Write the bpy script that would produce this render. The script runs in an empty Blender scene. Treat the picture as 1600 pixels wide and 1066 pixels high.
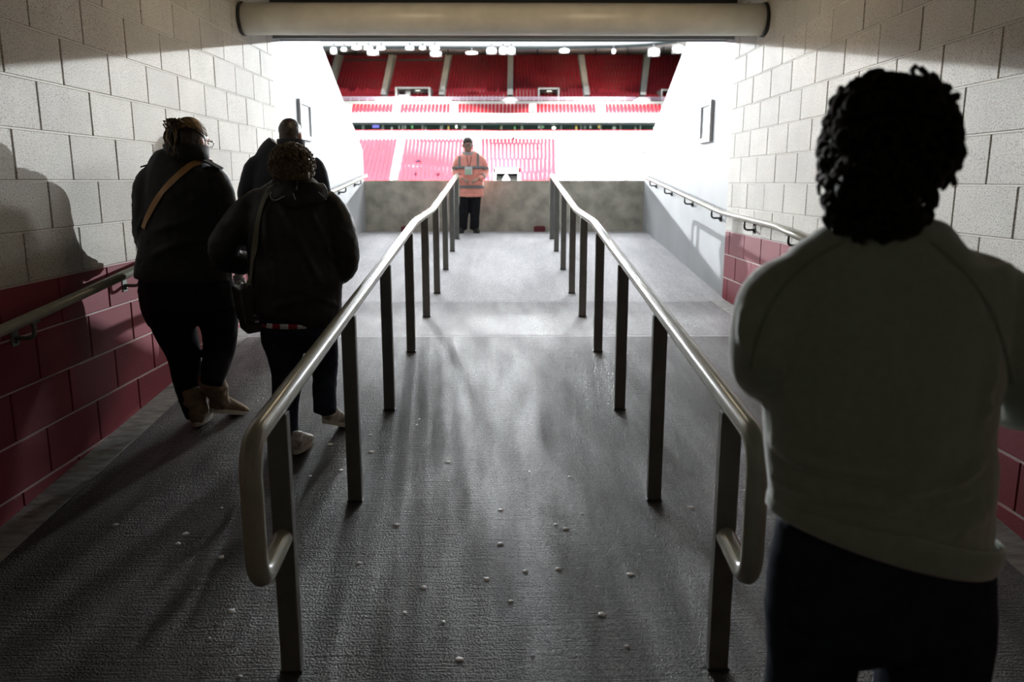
import bpy, bmesh, math, random
import numpy as np
from mathutils import Vector, Matrix, noise
from mathutils.bvhtree import BVHTree

S = bpy.context.scene
COL = S.collection
random.seed(7)
rng = np.random.default_rng(7)

# ------------------------------------------------------------------ camera
FPX = 1600 * 28.0 / 36.0
PIT = math.atan(250 / FPX)
YAW = math.atan(12 / FPX * math.cos(PIT))
EYE = Vector((0, 0, 1.797))
cd = bpy.data.cameras.new('camera'); cam = bpy.data.objects.new('camera', cd); COL.objects.link(cam)
cam.location = EYE; cam.rotation_euler = (math.pi / 2 - PIT, 0, -YAW)
cd.lens = 28; cd.sensor_width = 36; cd.clip_start = .05; cd.clip_end = 600
cd.dof.use_dof = True; cd.dof.focus_distance = 4.2; cd.dof.aperture_fstop = 2.8
S.camera = cam
FW = Vector((math.sin(YAW) * math.cos(PIT), math.cos(YAW) * math.cos(PIT), -math.sin(PIT)))
RT = Vector((math.cos(YAW), -math.sin(YAW), 0)); UPV = RT.cross(FW)

def ray(px, py): return FW * FPX + RT * (px - 800) + UPV * (533 - py)
def at(px, py, Y):
    d = ray(px, py); return EYE + d * (Y / d.y)

# ------------------------------------------------------------------ world, lights, exposure
S.view_settings.view_transform = 'Standard'; S.view_settings.look = 'None'
S.view_settings.gamma = 1.0; S.view_settings.use_curve_mapping = False
S.view_settings.exposure = 0.0
WORLD = 1.08
w = bpy.data.worlds.new('sky'); S.world = w; w.use_nodes = True
bg = w.node_tree.nodes['Background']; bg.inputs[0].default_value = (.93, .97, 1.0, 1); bg.inputs[1].default_value = WORLD

def spot(name, loc, target, power, color=(1, 1, 1), size=.5, cone=12, blend=.4):
    l = bpy.data.lights.new(name, 'SPOT'); l.energy = power; l.color = color
    l.shadow_soft_size = size; l.spot_size = math.radians(cone); l.spot_blend = blend
    o = bpy.data.objects.new(name, l); COL.objects.link(o); o.location = loc
    o.rotation_euler = (Vector(target) - Vector(loc)).to_track_quat('-Z', 'Y').to_euler()
    return o
# floodlights of the bowl that shine into the tunnel mouth (azimuth deg, elevation deg, power)
for az, pw, sz in ((-28, 4.0e5, .4), (-14, 2.6e5, 3.0), (-5, .6e5, .5), (-1, .35e5, .3), (4, .6e5, .5), (15, 2.2e5, 2.6), (29, 4.6e5, .4)):
    a = math.radians(az); D = 112
    p = Vector((math.sin(a) * D, math.cos(a) * D + 6, 0)); p.z = 3.0 + .186 * (p.y - 7.1)
    spot('flood_or_fill_beam', p, (0, 7, 1.6), pw, (.93, .97, 1.0), sz, 12)
# floodlights under the roof above us, shining at the opposite lower tier
for x in (-36, -12, 12, 36):
    spot('flood_or_fill_beam', (x, -6, 50), (x * 1.1, 103, .5), 1.15e7, (1, .97, .95), 1.0, 17, .6)
for x in (-24, 0, 24):  # added weak spots to brighten the front rows of the upper tier
    spot('flood_or_fill_beam', (x, -6, 58), (x, 121, 12.0), 6e5, (1, .97, .95), 1.0, 13, .8)
# added unseen spots high over the mouth, brightening the head of the ramp
for x, y, z, pw, sz in ((-24, 44, 26, 2.0e4, .8), (24, 44, 26, 2.0e4, .8), (-9, 36, 32, 2.2e4, 2), (10, 36, 32, 2.2e4, 2), (0, 26, 30, 1.0e4, 1.5), (-7, 47, 33, 2.4e4, 2.5), (8, 47, 33, 2.4e4, 2.5)):
    spot('flood_or_fill_beam', (x, y, z), (0, 9.5, 1.0), pw, (.95, .97, 1.0), sz, 22, .5)

# ------------------------------------------------------------------ materials
MATS = {}
def mat(name, col, rough=.6, spec=.5, metal=0, noise_scale=0, noise_amt=.0, bump=0, bump_scale=60, bump_dist=.004, emit=None, estr=1, rand=0, sheen=0, stretch=None, col2=None):
    if name in MATS: return MATS[name]
    m = bpy.data.materials.new(name); m.use_nodes = True; nt = m.node_tree; N = nt.nodes; L = nt.links
    b = N['Principled BSDF']
    b.inputs['Roughness'].default_value = rough; b.inputs['Metallic'].default_value = metal
    b.inputs['Specular IOR Level'].default_value = spec
    b.inputs['Base Color'].default_value = (*col, 1)
    if sheen: b.inputs['Sheen Weight'].default_value = sheen
    if emit:
        b.inputs['Emission Color'].default_value = (*emit, 1); b.inputs['Emission Strength'].default_value = estr
    geo = N.new('ShaderNodeNewGeometry'); vec = geo.outputs['Position']
    if stretch:
        mp = N.new('ShaderNodeMapping'); mp.inputs['Scale'].default_value = stretch
        L.new(vec, mp.inputs['Vector']); vec = mp.outputs['Vector']
    cout = None
    if noise_amt or col2:
        n = N.new('ShaderNodeTexNoise'); n.inputs['Scale'].default_value = noise_scale; n.inputs['Detail'].default_value = 6
        L.new(vec, n.inputs['Vector'])
        mx = N.new('ShaderNodeMix'); mx.data_type = 'RGBA'
        c2 = col2 if col2 else tuple(c * (1 - noise_amt) for c in col)
        mx.inputs[6].default_value = (*col, 1); mx.inputs[7].default_value = (*c2, 1)
        cr = N.new('ShaderNodeMapRange'); cr.inputs[1].default_value = .35; cr.inputs[2].default_value = .65
        L.new(n.outputs['Fac'], cr.inputs[0]); L.new(cr.outputs[0], mx.inputs[0]); cout = mx.outputs[2]
    if rand:
        oi = N.new('ShaderNodeObjectInfo'); hs = N.new('ShaderNodeHueSaturation')
        mr = N.new('ShaderNodeMapRange'); mr.inputs[3].default_value = 1 - rand; mr.inputs[4].default_value = 1 + rand
        L.new(oi.outputs['Random'], mr.inputs[0]); L.new(mr.outputs[0], hs.inputs['Value'])
        if cout: L.new(cout, hs.inputs['Color'])
        else: hs.inputs['Color'].default_value = (*col, 1)
        cout = hs.outputs['Color']
    if cout: L.new(cout, b.inputs['Base Color'])
    if bump:
        n2 = N.new('ShaderNodeTexNoise'); n2.inputs['Scale'].default_value = bump_scale; n2.inputs['Detail'].default_value = 5
        L.new(vec, n2.inputs['Vector'])
        bp = N.new('ShaderNodeBump'); bp.inputs['Strength'].default_value = bump; bp.inputs['Distance'].default_value = bump_dist
        L.new(n2.outputs['Fac'], bp.inputs['Height']); L.new(bp.outputs['Normal'], b.inputs['Normal'])
    MATS[name] = m; return m

def block_mat(name, col, dark, pits, speck):
    """painted porous concrete block: sandy speckle, pits, slight difference from block to block"""
    m = bpy.data.materials.new(name); m.use_nodes = True; nt = m.node_tree; N = nt.nodes; L = nt.links
    b = N['Principled BSDF']; b.inputs['Roughness'].default_value = .62; b.inputs['Specular IOR Level'].default_value = .25
    geo = N.new('ShaderNodeNewGeometry'); vec = geo.outputs['Position']
    n1 = N.new('ShaderNodeTexNoise'); n1.inputs['Scale'].default_value = 150; n1.inputs['Detail'].default_value = 3; L.new(vec, n1.inputs['Vector'])
    r1 = N.new('ShaderNodeMapRange'); r1.inputs[1].default_value = .55; r1.inputs[2].default_value = .65; L.new(n1.outputs['Fac'], r1.inputs[0])
    n2 = N.new('ShaderNodeTexNoise'); n2.inputs['Scale'].default_value = 3.0; n2.inputs['Detail'].default_value = 5; L.new(vec, n2.inputs['Vector'])
    mx = N.new('ShaderNodeMix'); mx.data_type = 'RGBA'; mx.inputs[6].default_value = (*col, 1); mx.inputs[7].default_value = (*dark, 1)
    ml = N.new('ShaderNodeMath'); ml.operation = 'MULTIPLY'; ml.inputs[1].default_value = speck
    L.new(r1.outputs[0], ml.inputs[0]); L.new(ml.outputs[0], mx.inputs[0])
    hs = N.new('ShaderNodeHueSaturation'); oi = N.new('ShaderNodeObjectInfo')
    mr = N.new('ShaderNodeMapRange'); mr.inputs[3].default_value = .9; mr.inputs[4].default_value = 1.06; L.new(oi.outputs['Random'], mr.inputs[0])
    m3 = N.new('ShaderNodeMapRange'); m3.inputs[1].default_value = .3; m3.inputs[2].default_value = .7; m3.inputs[3].default_value = .9; m3.inputs[4].default_value = 1.05
    L.new(n2.outputs['Fac'], m3.inputs[0])
    mm = N.new('ShaderNodeMath'); mm.operation = 'MULTIPLY'; L.new(mr.outputs[0], mm.inputs[0]); L.new(m3.outputs[0], mm.inputs[1])
    L.new(mm.outputs[0], hs.inputs['Value']); L.new(mx.outputs[2], hs.inputs['Color']); L.new(hs.outputs['Color'], b.inputs['Base Color'])
    n4 = N.new('ShaderNodeTexNoise'); n4.inputs['Scale'].default_value = 190; n4.inputs['Detail'].default_value = 4; L.new(vec, n4.inputs['Vector'])
    bp = N.new('ShaderNodeBump'); bp.inputs['Strength'].default_value = pits; bp.inputs['Distance'].default_value = .003
    L.new(n4.outputs['Fac'], bp.inputs['Height']); L.new(bp.outputs['Normal'], b.inputs['Normal'])
    MATS[name] = m; return m

def floor_mat(name, col, col2, rough):
    """broom-finished concrete, worn along the walking line, brushed across the ramp"""
    m = bpy.data.materials.new(name); m.use_nodes = True; nt = m.node_tree; N = nt.nodes; L = nt.links
    b = N['Principled BSDF']; b.inputs['Specular IOR Level'].default_value = .42
    geo = N.new('ShaderNodeNewGeometry'); vec = geo.outputs['Position']
    def nz(scale, st, det=5):
        mp = N.new('ShaderNodeMapping'); mp.inputs['Scale'].default_value = st; L.new(vec, mp.inputs['Vector'])
        n = N.new('ShaderNodeTexNoise'); n.inputs['Scale'].default_value = scale; n.inputs['Detail'].default_value = det
        L.new(mp.outputs[0], n.inputs['Vector']); return n.outputs['Fac']
    big = nz(1.3, (1, .45, 1)); streak = nz(5, (1.6, .25, 1)); fine = nz(140, (1, 1, 1), 6); brush = nz(60, (.12, 2.2, 1), 3)
    ad = N.new('ShaderNodeMath'); ad.operation = 'ADD'; L.new(big, ad.inputs[0]); L.new(streak, ad.inputs[1])
    mr = N.new('ShaderNodeMapRange'); mr.inputs[1].default_value = .75; mr.inputs[2].default_value = 1.25; L.new(ad.outputs[0], mr.inputs[0])
    mx = N.new('ShaderNodeMix'); mx.data_type = 'RGBA'; mx.inputs[6].default_value = (*col, 1); mx.inputs[7].default_value = (*col2, 1); L.new(mr.outputs[0], mx.inputs[0])
    fm = N.new('ShaderNodeMapRange'); fm.inputs[1].default_value = .35; fm.inputs[2].default_value = .65; fm.inputs[3].default_value = .3; fm.inputs[4].default_value = 1.6; L.new(fine, fm.inputs[0])
    hs = N.new('ShaderNodeHueSaturation'); L.new(fm.outputs[0], hs.inputs['Value']); L.new(mx.outputs[2], hs.inputs['Color']); L.new(hs.outputs[0], b.inputs['Base Color'])
    rr = N.new('ShaderNodeMapRange'); rr.inputs[1].default_value = .8; rr.inputs[2].default_value = 1.2; rr.inputs[3].default_value = rough - .07; rr.inputs[4].default_value = rough + .1
    L.new(ad.outputs[0], rr.inputs[0]); L.new(rr.outputs[0], b.inputs['Roughness'])
    sm = N.new('ShaderNodeMath'); sm.operation = 'MULTIPLY_ADD'; L.new(brush, sm.inputs[0]); sm.inputs[1].default_value = .8; L.new(fine, sm.inputs[2])
    bp = N.new('ShaderNodeBump'); bp.inputs['Strength'].default_value = 1.0; bp.inputs['Distance'].default_value = .010
    L.new(sm.outputs[0], bp.inputs['Height']); L.new(bp.outputs['Normal'], b.inputs['Normal'])
    MATS[name] = m; return m

block_mat('cream_block', (.64, .62, .56), (.13, .125, .105), .7, .85)
block_mat('red_block', (.25, .030, .046), (.13, .014, .022), .45, .5)
mat('mortar_cream', (.55, .52, .43), .8, bump=.4, bump_scale=150)
mat('lit_joint_red', (.55, .42, .42), .7, bump=.5, bump_scale=120)  # pale joint colours paint the light caught on the course ledges
mat('lit_joint_cream', (.68, .66, .60), .7, bump=.5, bump_scale=120)
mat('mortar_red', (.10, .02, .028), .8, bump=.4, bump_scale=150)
floor_mat('dim_ramp_concrete', (.095, .092, .09), (.032, .030, .028), .46)  # slabs differ in tone; the steps also paint light fading into the tunnel
floor_mat('lit_concrete', (.44, .44, .455), (.37, .37, .385), .55)
floor_mat('half_lit_concrete', (.27, .27, .28), (.18, .18, .187), .48)
mat('edge_cement', (.34, .35, .33), .7, noise_scale=9, noise_amt=.5, bump=.7, bump_scale=40, stretch=(1, 3, 1))
mat('joint_line', (.42, .43, .44), .7, noise_scale=20, noise_amt=.3)
mat('smooth_concrete', (.41, .425, .435), .6, noise_scale=1.6, noise_amt=.13, bump=.15, bump_scale=25)
mat('barrier_concrete', (.52, .49, .41), .75, noise_scale=4.5, col2=(.30, .285, .235), bump=.4, bump_scale=30)
mat('ceiling_dark', (.05, .05, .05), .8, noise_scale=4, noise_amt=.3)
mat('header_dark', (.025, .025, .027), .6)
mat('painted_barrel', (.82, .79, .70), .32, noise_scale=6, noise_amt=.12)
mat('galv_bar', (.35, .35, .35), .4, metal=.6)
mat('rail_paint', (.38, .375, .30), .22, spec=.6, noise_scale=14, noise_amt=.12)
mat('post_paint', (.16, .16, .145), .45, noise_scale=14, noise_amt=.2)
mat('bracket_iron', (.05, .05, .05), .4, metal=.3)
mat('bracket_grey', (.17, .19, .17), .45, metal=.2)
mat('gum', (.85, .86, .87), .4, noise_scale=300, noise_amt=.2)
mat('white_frame', (.75, .76, .77), .4)
mat('notice_paper', (.72, .74, .75), .5)
mat('notice_ink', (.10, .11, .12), .6)

# ------------------------------------------------------------------ helpers
class MB:
    def __init__(s): s.v = []; s.f = []
    def add(s, vs, fs):
        o = len(s.v); s.v += [tuple(v) for v in vs]; s.f += [tuple(i + o for i in f) for f in fs]; return s
    def box(s, c, d, M=None):
        hx, hy, hz = d[0] / 2, d[1] / 2, d[2] / 2; c = Vector(c)
        vs = [Vector((x, y, z)) for x in (-hx, hx) for y in (-hy, hy) for z in (-hz, hz)]
        if M: vs = [M @ v for v in vs]
        return s.add([c + v for v in vs], [(0, 1, 3, 2), (4, 6, 7, 5), (0, 4, 5, 1), (2, 3, 7, 6), (0, 2, 6, 4), (1, 5, 7, 3)])
    def loft(s, pts, rads, seg=14, xref=None, caps=True, closed_rings=None):
        pts = [Vector(p) for p in pts]; n = len(pts); X = xref or Vector((1, 0, 0)); base = len(s.v)
        vs = []; fs = []
        for i in range(n):
            t = (pts[min(i + 1, n - 1)] - pts[max(i - 1, 0)])
            if t.length < 1e-9: t = Vector((0, 0, 1))
            t.normalize(); r = X
            if abs(r.dot(t)) > .93: r = Vector((0, 1, 0)) if abs(t.y) < .9 else Vector((0, 0, 1))
            a = (r - t * r.dot(t)).normalized(); b = t.cross(a)
            ra, rb = rads[i] if isinstance(rads[i], (tuple, list)) else (rads[i], rads[i])
            for k in range(seg):
                an = 2 * math.pi * k / seg
                vs.append(pts[i] + a * (ra * math.cos(an)) + b * (rb * math.sin(an)))
        for i in range(n - 1):
            for k in range(seg):
                k2 = (k + 1) % seg
                fs.append((i * seg + k, i * seg + k2, (i + 1) * seg + k2, (i + 1) * seg + k))
        if caps:
            for i, sgn in ((0, -1), (n - 1, 1)):
                t = (pts[1] - pts[0]) if i == 0 else (pts[-1] - pts[-2]); t.normalize()
                rr = rads[i]; rr = min(rr) if isinstance(rr, (tuple, list)) else rr
                c = len(vs); vs.append(pts[i] + t * sgn * rr * .35)
                for k in range(seg):
                    k2 = (k + 1) % seg
                    fs.append((c, i * seg + k2, i * seg + k) if i == 0 else (c, i * seg + k, i * seg + k2))
        return s.add(vs, fs)
    def tube(s, pts, r, seg=10): return s.loft(pts, [r] * len(pts), seg)
    def ell(s, c, r, M=None, nu=14, nv=9):
        vs = []; fs = []; c = Vector(c)
        for j in range(1, nv):
            th = math.pi * j / nv
            for i in range(nu):
                ph = 2 * math.pi * i / nu
                v = Vector((r[0] * math.sin(th) * math.cos(ph), r[1] * math.sin(th) * math.sin(ph), r[2] * math.cos(th)))
                vs.append(c + (M @ v if M else v))
        t = Vector((0, 0, r[2])); top = len(vs); vs.append(c + (M @ t if M else t)); vs.append(c - (M @ t if M else t))
        for j in range(nv - 2):
            for i in range(nu):
                i2 = (i + 1) % nu
                fs.append((j * nu + i, (j + 1) * nu + i, (j + 1) * nu + i2, j * nu + i2))
        for i in range(nu):
            i2 = (i + 1) % nu
            fs.append((top, i, i2)); fs.append((top + 1, (nv - 2) * nu + i2, (nv - 2) * nu + i))
        return s.add(vs, fs)
    def mesh(s, name):
        me = bpy.data.meshes.new(name); me.from_pydata(s.v, [], s.f); me.update(); return me
    def build(s, name, m, parent=None, smooth=False, bevel=0, loc=None):
        me = s.mesh(name)
        bm = bmesh.new(); bm.from_mesh(me); bmesh.ops.recalc_face_normals(bm, faces=bm.faces)
        if bevel: bmesh.ops.bevel(bm, geom=bm.edges[:], offset=bevel, segments=1 if bevel < .004 else 2, affect='EDGES', profile=.6)
        bm.to_mesh(me); bm.free()
        return link(name, me, m, parent, smooth, loc)

def link(name, me, m, parent=None, smooth=False, loc=None):
    if m is not None:
        me.materials.clear(); me.materials.append(MATS[m] if isinstance(m, str) else m)
    if smooth: me.polygons.foreach_set('use_smooth', [True] * len(me.polygons))
    o = bpy.data.objects.new(name, me); COL.objects.link(o)
    if parent: o.parent = parent
    if loc is not None: o.location = loc
    return o
def tag(o, label=None, cat=None, group=None, kind=None):
    if label: o['label'] = label
    if cat: o['category'] = cat
    if group: o['group'] = group
    if kind: o['kind'] = kind
    return o
def empty(name, loc, label=None, cat=None, group=None, kind=None):
    o = bpy.data.objects.new(name, None); COL.objects.link(o); o.location = loc; o.empty_display_size = .1
    return tag(o, label, cat, group, kind)
def cr(pts, n=6):
    """catmull-rom through tuples of floats"""
    A = [np.array(p, float) for p in pts]; A = [2 * A[0] - A[1]] + A + [2 * A[-1] - A[-2]]; out = []
    for i in range(1, len(A) - 2):
        for k in range(n):
            t = k / n
            out.append(.5 * ((2 * A[i]) + (-A[i - 1] + A[i + 1]) * t + (2 * A[i - 1] - 5 * A[i] + 4 * A[i + 1] - A[i + 2]) * t * t + (-A[i - 1] + 3 * A[i] - 3 * A[i + 1] + A[i + 2]) * t ** 3))
    out.append(A[-2]); return out
def rounded(pts, r, n=6):
    """polyline with corners rounded by radius-ish r"""
    P = [Vector(p) for p in pts]; out = [P[0]]
    for i in range(1, len(P) - 1):
        a = (P[i - 1] - P[i]); b = (P[i + 1] - P[i]); ra = min(r, a.length * .48, b.length * .48)
        p0 = P[i] + a.normalized() * ra; p1 = P[i] + b.normalized() * ra
        for k in range(n + 1):
            t = k / n; out.append(p0 * (1 - t) ** 2 + P[i] * 2 * t * (1 - t) + p1 * t * t)
    out.append(P[-1]); return out

# ------------------------------------------------------------------ setting: ramp
WX = 2.22; Y1, Y2, Y3, YB = 6.27, 7.86, 12.35, 12.9; SL1, SLM, SL2 = .0925, .026, .085
Z1 = SL1 * Y1; Z2 = Z1 + SLM * (Y2 - Y1); Z3 = Z2 + SL2 * (Y3 - Y2)
def F(Y):
    if Y < Y1: return SL1 * Y
    if Y < Y2: return Z1 + SLM * (Y - Y1)
    if Y < Y3: return Z2 + SL2 * (Y - Y2)
    return Z3
def onfloor(px, py):
    d = ray(px, py); lo, hi = .3, 40
    for _ in range(50):
        m = (lo + hi) / 2
        if EYE.z + d.z * m / d.y > F(m): lo = m
        else: hi = m
    return EYE + d * (m / d.y)

floor = empty('floor', (0, 0, 0), 'broom-finished concrete ramp floor rising out of the tunnel', kind='structure')
EDGE = .17
def slab(name, ya, yb, xa, xb, m, dz=0):
    mb = MB(); T = .3
    za, zb = F(ya) + dz, F(yb - 1e-6) + dz
    mb.add([(xa, ya, za), (xb, ya, za), (xb, yb, zb), (xa, yb, zb), (xa, ya, za - T), (xb, ya, za - T), (xb, yb, zb - T), (xa, yb, zb - T)],
           [(0, 1, 2, 3), (4, 7, 6, 5), (0, 4, 5, 1), (1, 5, 6, 2), (2, 6, 7, 3), (3, 7, 4, 0)])
    return mb.build(name, m, floor)
J = .02
slab('ramp_slab', -5, Y1 - J, -WX + EDGE, WX - EDGE, 'dim_ramp_concrete')
slab('landing_slab', Y1 + J, Y2 - J, -WX + EDGE, WX - EDGE, 'half_lit_concrete')
slab('ramp_slab', Y2 + J, Y3 - J, -WX + EDGE, WX - EDGE, 'lit_concrete')
slab('top_slab', Y3 + J, YB + .2, -WX + EDGE, WX - EDGE, 'lit_concrete')
for yj in (Y1, Y2, Y3): slab('joint_strip', yj - J, yj + J, -WX + EDGE, WX - EDGE, 'joint_line', -.001)
for sx in (-1, 1):
    for ya, yb in ((-5, Y1), (Y1, Y2), (Y2, Y3), (Y3, YB + .2)):
        xs = sorted((sx * (WX + .02), sx * (WX - EDGE)))
        slab('edge_strip', ya, yb, xs[0], xs[1], 'edge_cement' if yb < 8.5 else 'lit_concrete', .004 if yb < 8.5 else 0)

# ------------------------------------------------------------------ setting: block walls
CH = .2335; BL = .4875; J0 = 3.714; YE = 8.02; ZR = 1.331; JW = .009
def block_mesh(ln, ht):
    mb = MB(); mb.box((0, 0, 0), (.1, ln - JW, ht - JW))
    me = mb.mesh('block'); bm = bmesh.new(); bm.from_mesh(me)
    bmesh.ops.recalc_face_normals(bm, faces=bm.faces)
    bmesh.ops.bevel(bm, geom=bm.edges[:], offset=.0035, segments=1, affect='EDGES'); bm.to_mesh(me); bm.free(); return me
def block_wall(side, sx, zr, ch):
    wl = empty('wall_' + side, (sx * WX, 0, 0), 'painted concrete block wall, cream above dark red, on the %s of the tunnel' % side, kind='structure')
    cache = {}
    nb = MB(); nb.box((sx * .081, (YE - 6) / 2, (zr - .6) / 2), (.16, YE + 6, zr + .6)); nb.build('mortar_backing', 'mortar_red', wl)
    nb = MB(); nb.box((sx * .081, (YE - 6) / 2, zr + 1.3), (.16, YE + 6, 2.6)); nb.build('mortar_backing', 'mortar_cream', wl)
    for c in range(-6, 10):
        jb = MB(); jb.box((sx * .025, (YE + .3) / 2, 0), (.059, YE - .3, JW * .9)); jb.build('lit_bed_joint', 'lit_joint_red' if c <= 0 else 'lit_joint_cream', wl, loc=(0, 0, zr + c * ch))  # pale strip along each course, painted as a lit ledge
        z = zr + (c + .5) * ch; off = J0 + (BL / 2 if c % 2 else 0)
        k = math.floor((.3 - off) / BL)
        while True:
            a = off + k * BL; b = a + BL; k += 1
            if a >= YE - .03: break
            b = min(b, YE)
            if b > YE - .06: b = YE
            ln = round(b - a, 4); key = (ln, c < 0)
            if key not in cache:
                cache[key] = block_mesh(ln, ch); cache[key].materials.append(MATS['red_block' if c < 0 else 'cream_block'])
            o = bpy.data.objects.new('block', cache[key]); COL.objects.link(o); o.parent = wl
            o.location = (sx * (.05 + random.uniform(-.0015, .0015) - .006), (a + b) / 2, z)
block_wall('left', -1, ZR, CH)
block_wall('right', 1, 1.312, .2325)

def outer_wall(side, sx):
    mb = MB(); T = .3; x0, x1 = sx * WX, sx * (WX + T)
    prof = [(YE, -.2), (YB + .3, -.2), (YB + .3, 1.79), (YB - .02, 1.79), (YB - .02, 2.27), (10.15, 3.475), (YE, 4.40)]
    n = len(prof); vs = [(x0, y, z) for y, z in prof] + [(x1, y, z) for y, z in prof]
    fs = [tuple(range(n)), tuple(range(2 * n - 1, n - 1, -1))] + [(i, (i + 1) % n, n + (i + 1) % n, n + i) for i in range(n)]
    mb.add(vs, fs)
    return tag(mb.build('wall_outer_' + side, 'smooth_concrete', None, bevel=.006), 'smooth pale concrete side wall with raked top, %s of the tunnel mouth' % side, kind='structure')
outer_wall('left', -1); outer_wall('right', 1)

mb = MB(); ZT = 1.808
mb.box((0, YB + .1, (ZT + .3) / 2), (2 * WX + .5, .2, ZT - .3))
tag(mb.build('wall_barrier', 'barrier_concrete', None, bevel=.008), 'low stained grey concrete barrier across the end of the ramp', kind='structure')

# ceiling, header, back of the concourse
mb = MB(); mb.box((0, .9, 3.72), (2 * WX + .5, 14.2, .2)); tag(mb.build('ceiling', 'ceiling_dark'), 'dark concrete tunnel ceiling', kind='structure')
mb = MB(); mb.box((0, 8.24, 3.92), (2 * WX + .6, .40, 1.5)); tag(mb.build('trim_1', 'header_dark', None, bevel=.01), 'dark header beam above the tunnel mouth', kind='structure')
mb = MB(); mb.box((0, -6.1, 1.6), (2 * WX + .5, .2, 4.6)); tag(mb.build('wall_back', 'mortar_cream'), 'cream wall behind the viewer', kind='structure')

# roller shutter housing across the head of the opening
rs = empty('roller_shutter', (0, 7.12, 3.0), 'long cream tubular roller shutter barrel across the head of the opening', 'roller shutter')
mb = MB(); mb.tube([(x, 0, .135) for x in np.linspace(-WX + .03, WX - .03, 9)], .128, 32); mb.build('barrel', 'painted_barrel', rs, True)
for sx in (-1, 1):
    mb = MB(); mb.tube([(sx * (WX - .034), 0, .135), (sx * (WX - .020), 0, .135)], .137, 32); mb.build('end_plate', 'header_dark', rs)
mb = MB(); mb.box((0, .86, .135), (2 * WX - .06, .03, .035)); mb.build('bottom_bar', 'galv_bar', rs, bevel=.003)
mb = MB(); mb.box((0, .80, .185), (2 * WX - .06, .10, .05)); mb.build('slot_channel', 'header_dark', rs)

# ------------------------------------------------------------------ railings
RY = [2.367, 3.525, 4.678, 5.852, 7.069, 8.230, 9.495, 10.771, 11.834]
RH = .90; RX = .70
def railing(name, sx, label):
    r = empty(name, (sx * RX, RY[0], F(RY[0])), label, 'railing')
    o = Vector((sx * RX, RY[0], F(RY[0])))
    ys, ye = 2.085, 12.10
    top = [(ys, F(ys) + .47), (ys, F(ys) + RH), (Y1, F(Y1) + RH), (Y2, F(Y2) + RH), (ye, F(ye) + RH), (ye, F(ye) + .47)]
    path = [(0, RY[0] - .02, F(RY[0]) + .475)] + [(0, y, z) for y, z in top] + [(0, RY[-1] + .02, F(RY[-1]) + .475)]
    P = rounded(path[:4] , .10, 7)[:-1] + rounded(path[2:6], .10, 3)[1:-1] + rounded(path[4:], .10, 7)[1:]
    P = [Vector((0, p.y - o.y, p.z - o.z)) for p in P]
    # subdivide the long straights
    Q = []
    for a, b in zip(P, P[1:]):
        k = max(1, int((b - a).length / .4)); Q += [a.lerp(b, i / k) for i in range(k)]
    Q.append(P[-1])
    mb = MB(); mb.loft(Q, [.031] * len(Q), 18, caps=False); mb.build('handrail', 'rail_paint', r, True)
    for y in RY:
        mb = MB(); h = RH - .02 + .05
        mb.box((0, 0, h / 2 - .05), (.064, .042, h))
        mb.build('post', 'post_paint', r, bevel=.004, loc=(0, y - o.y, F(y) - o.z))
        mb = MB(); mb.box((0, 0, .004), (.072, .05, .012)); mb.build('post_foot', 'bracket_iron', r, bevel=.002, loc=(0, y - o.y, F(y) - o.z))
    return r
railing('ramp_railing', -1, 'long grey tubular railing with looped end, beside the walking women on the left')
railing('ramp_railing', 1, 'long grey tubular railing with looped end, next to the man in the sweatshirt')

def wall_rail(sx, label, ya, yb, brackets):
    o = Vector((sx * WX, ya, F(ya)))
    r = empty('wall_handrail', o, label, 'handrail')
    path = [(-sx * .10, y, F(y) + .872) for y in (ya, Y1, Y2, yb)] + [(-sx * .01, yb + .10, F(yb) + .85)]
    P = [p - Vector((0, o.y, o.z)) for p in rounded(path, .08, 5)]
    mb = MB(); mb.loft(P, [.025] * len(P), 16); mb.build('rail_tube', 'rail_paint', r, True)
    for y in brackets:
        z = F(y) + .872 - o.z; yy = y - o.y; m = 'bracket_iron' if (sx > 0 or y > 6) else 'bracket_grey'
        mb = MB(); mb.box((-sx * .006, yy, z - .085), (.012, .055, .10)); pl = mb.build('wall_plate', m, r, bevel=.002)
        mb = MB(); mb.tube(rounded([(-sx * .01, yy, z - .10), (-sx * .10, yy, z - .10), (-sx * .10, yy, z - .02)], .035, 5), .010, 8); mb.build('bracket_arm', m, r, True)
        mb = MB(); mb.box((-sx * .10, yy, z - .026), (.03, .07, .006)); mb.build('saddle', m, r)
        for dz in (-.115, -.055):
            mb = MB(); mb.tube([(-sx * .010, yy + .0, z + dz), (-sx * .022, yy, z + dz)], .009, 6); mb.build('bolt', m, r)
wall_rail(-1, 'grey tubular handrail bracketed to the left-hand block wall', 1.2, 12.55, (1.5, 2.5, 3.55, 4.63, 5.85, 7.08, 8.3, 9.6, 10.87, 12.03))
wall_rail(1, 'grey tubular handrail bracketed to the right-hand walls behind the sweatshirt man', 4.9, 12.45, (5.96, 7.08, 8.23, 9.49, 10.7, 11.8))

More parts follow.
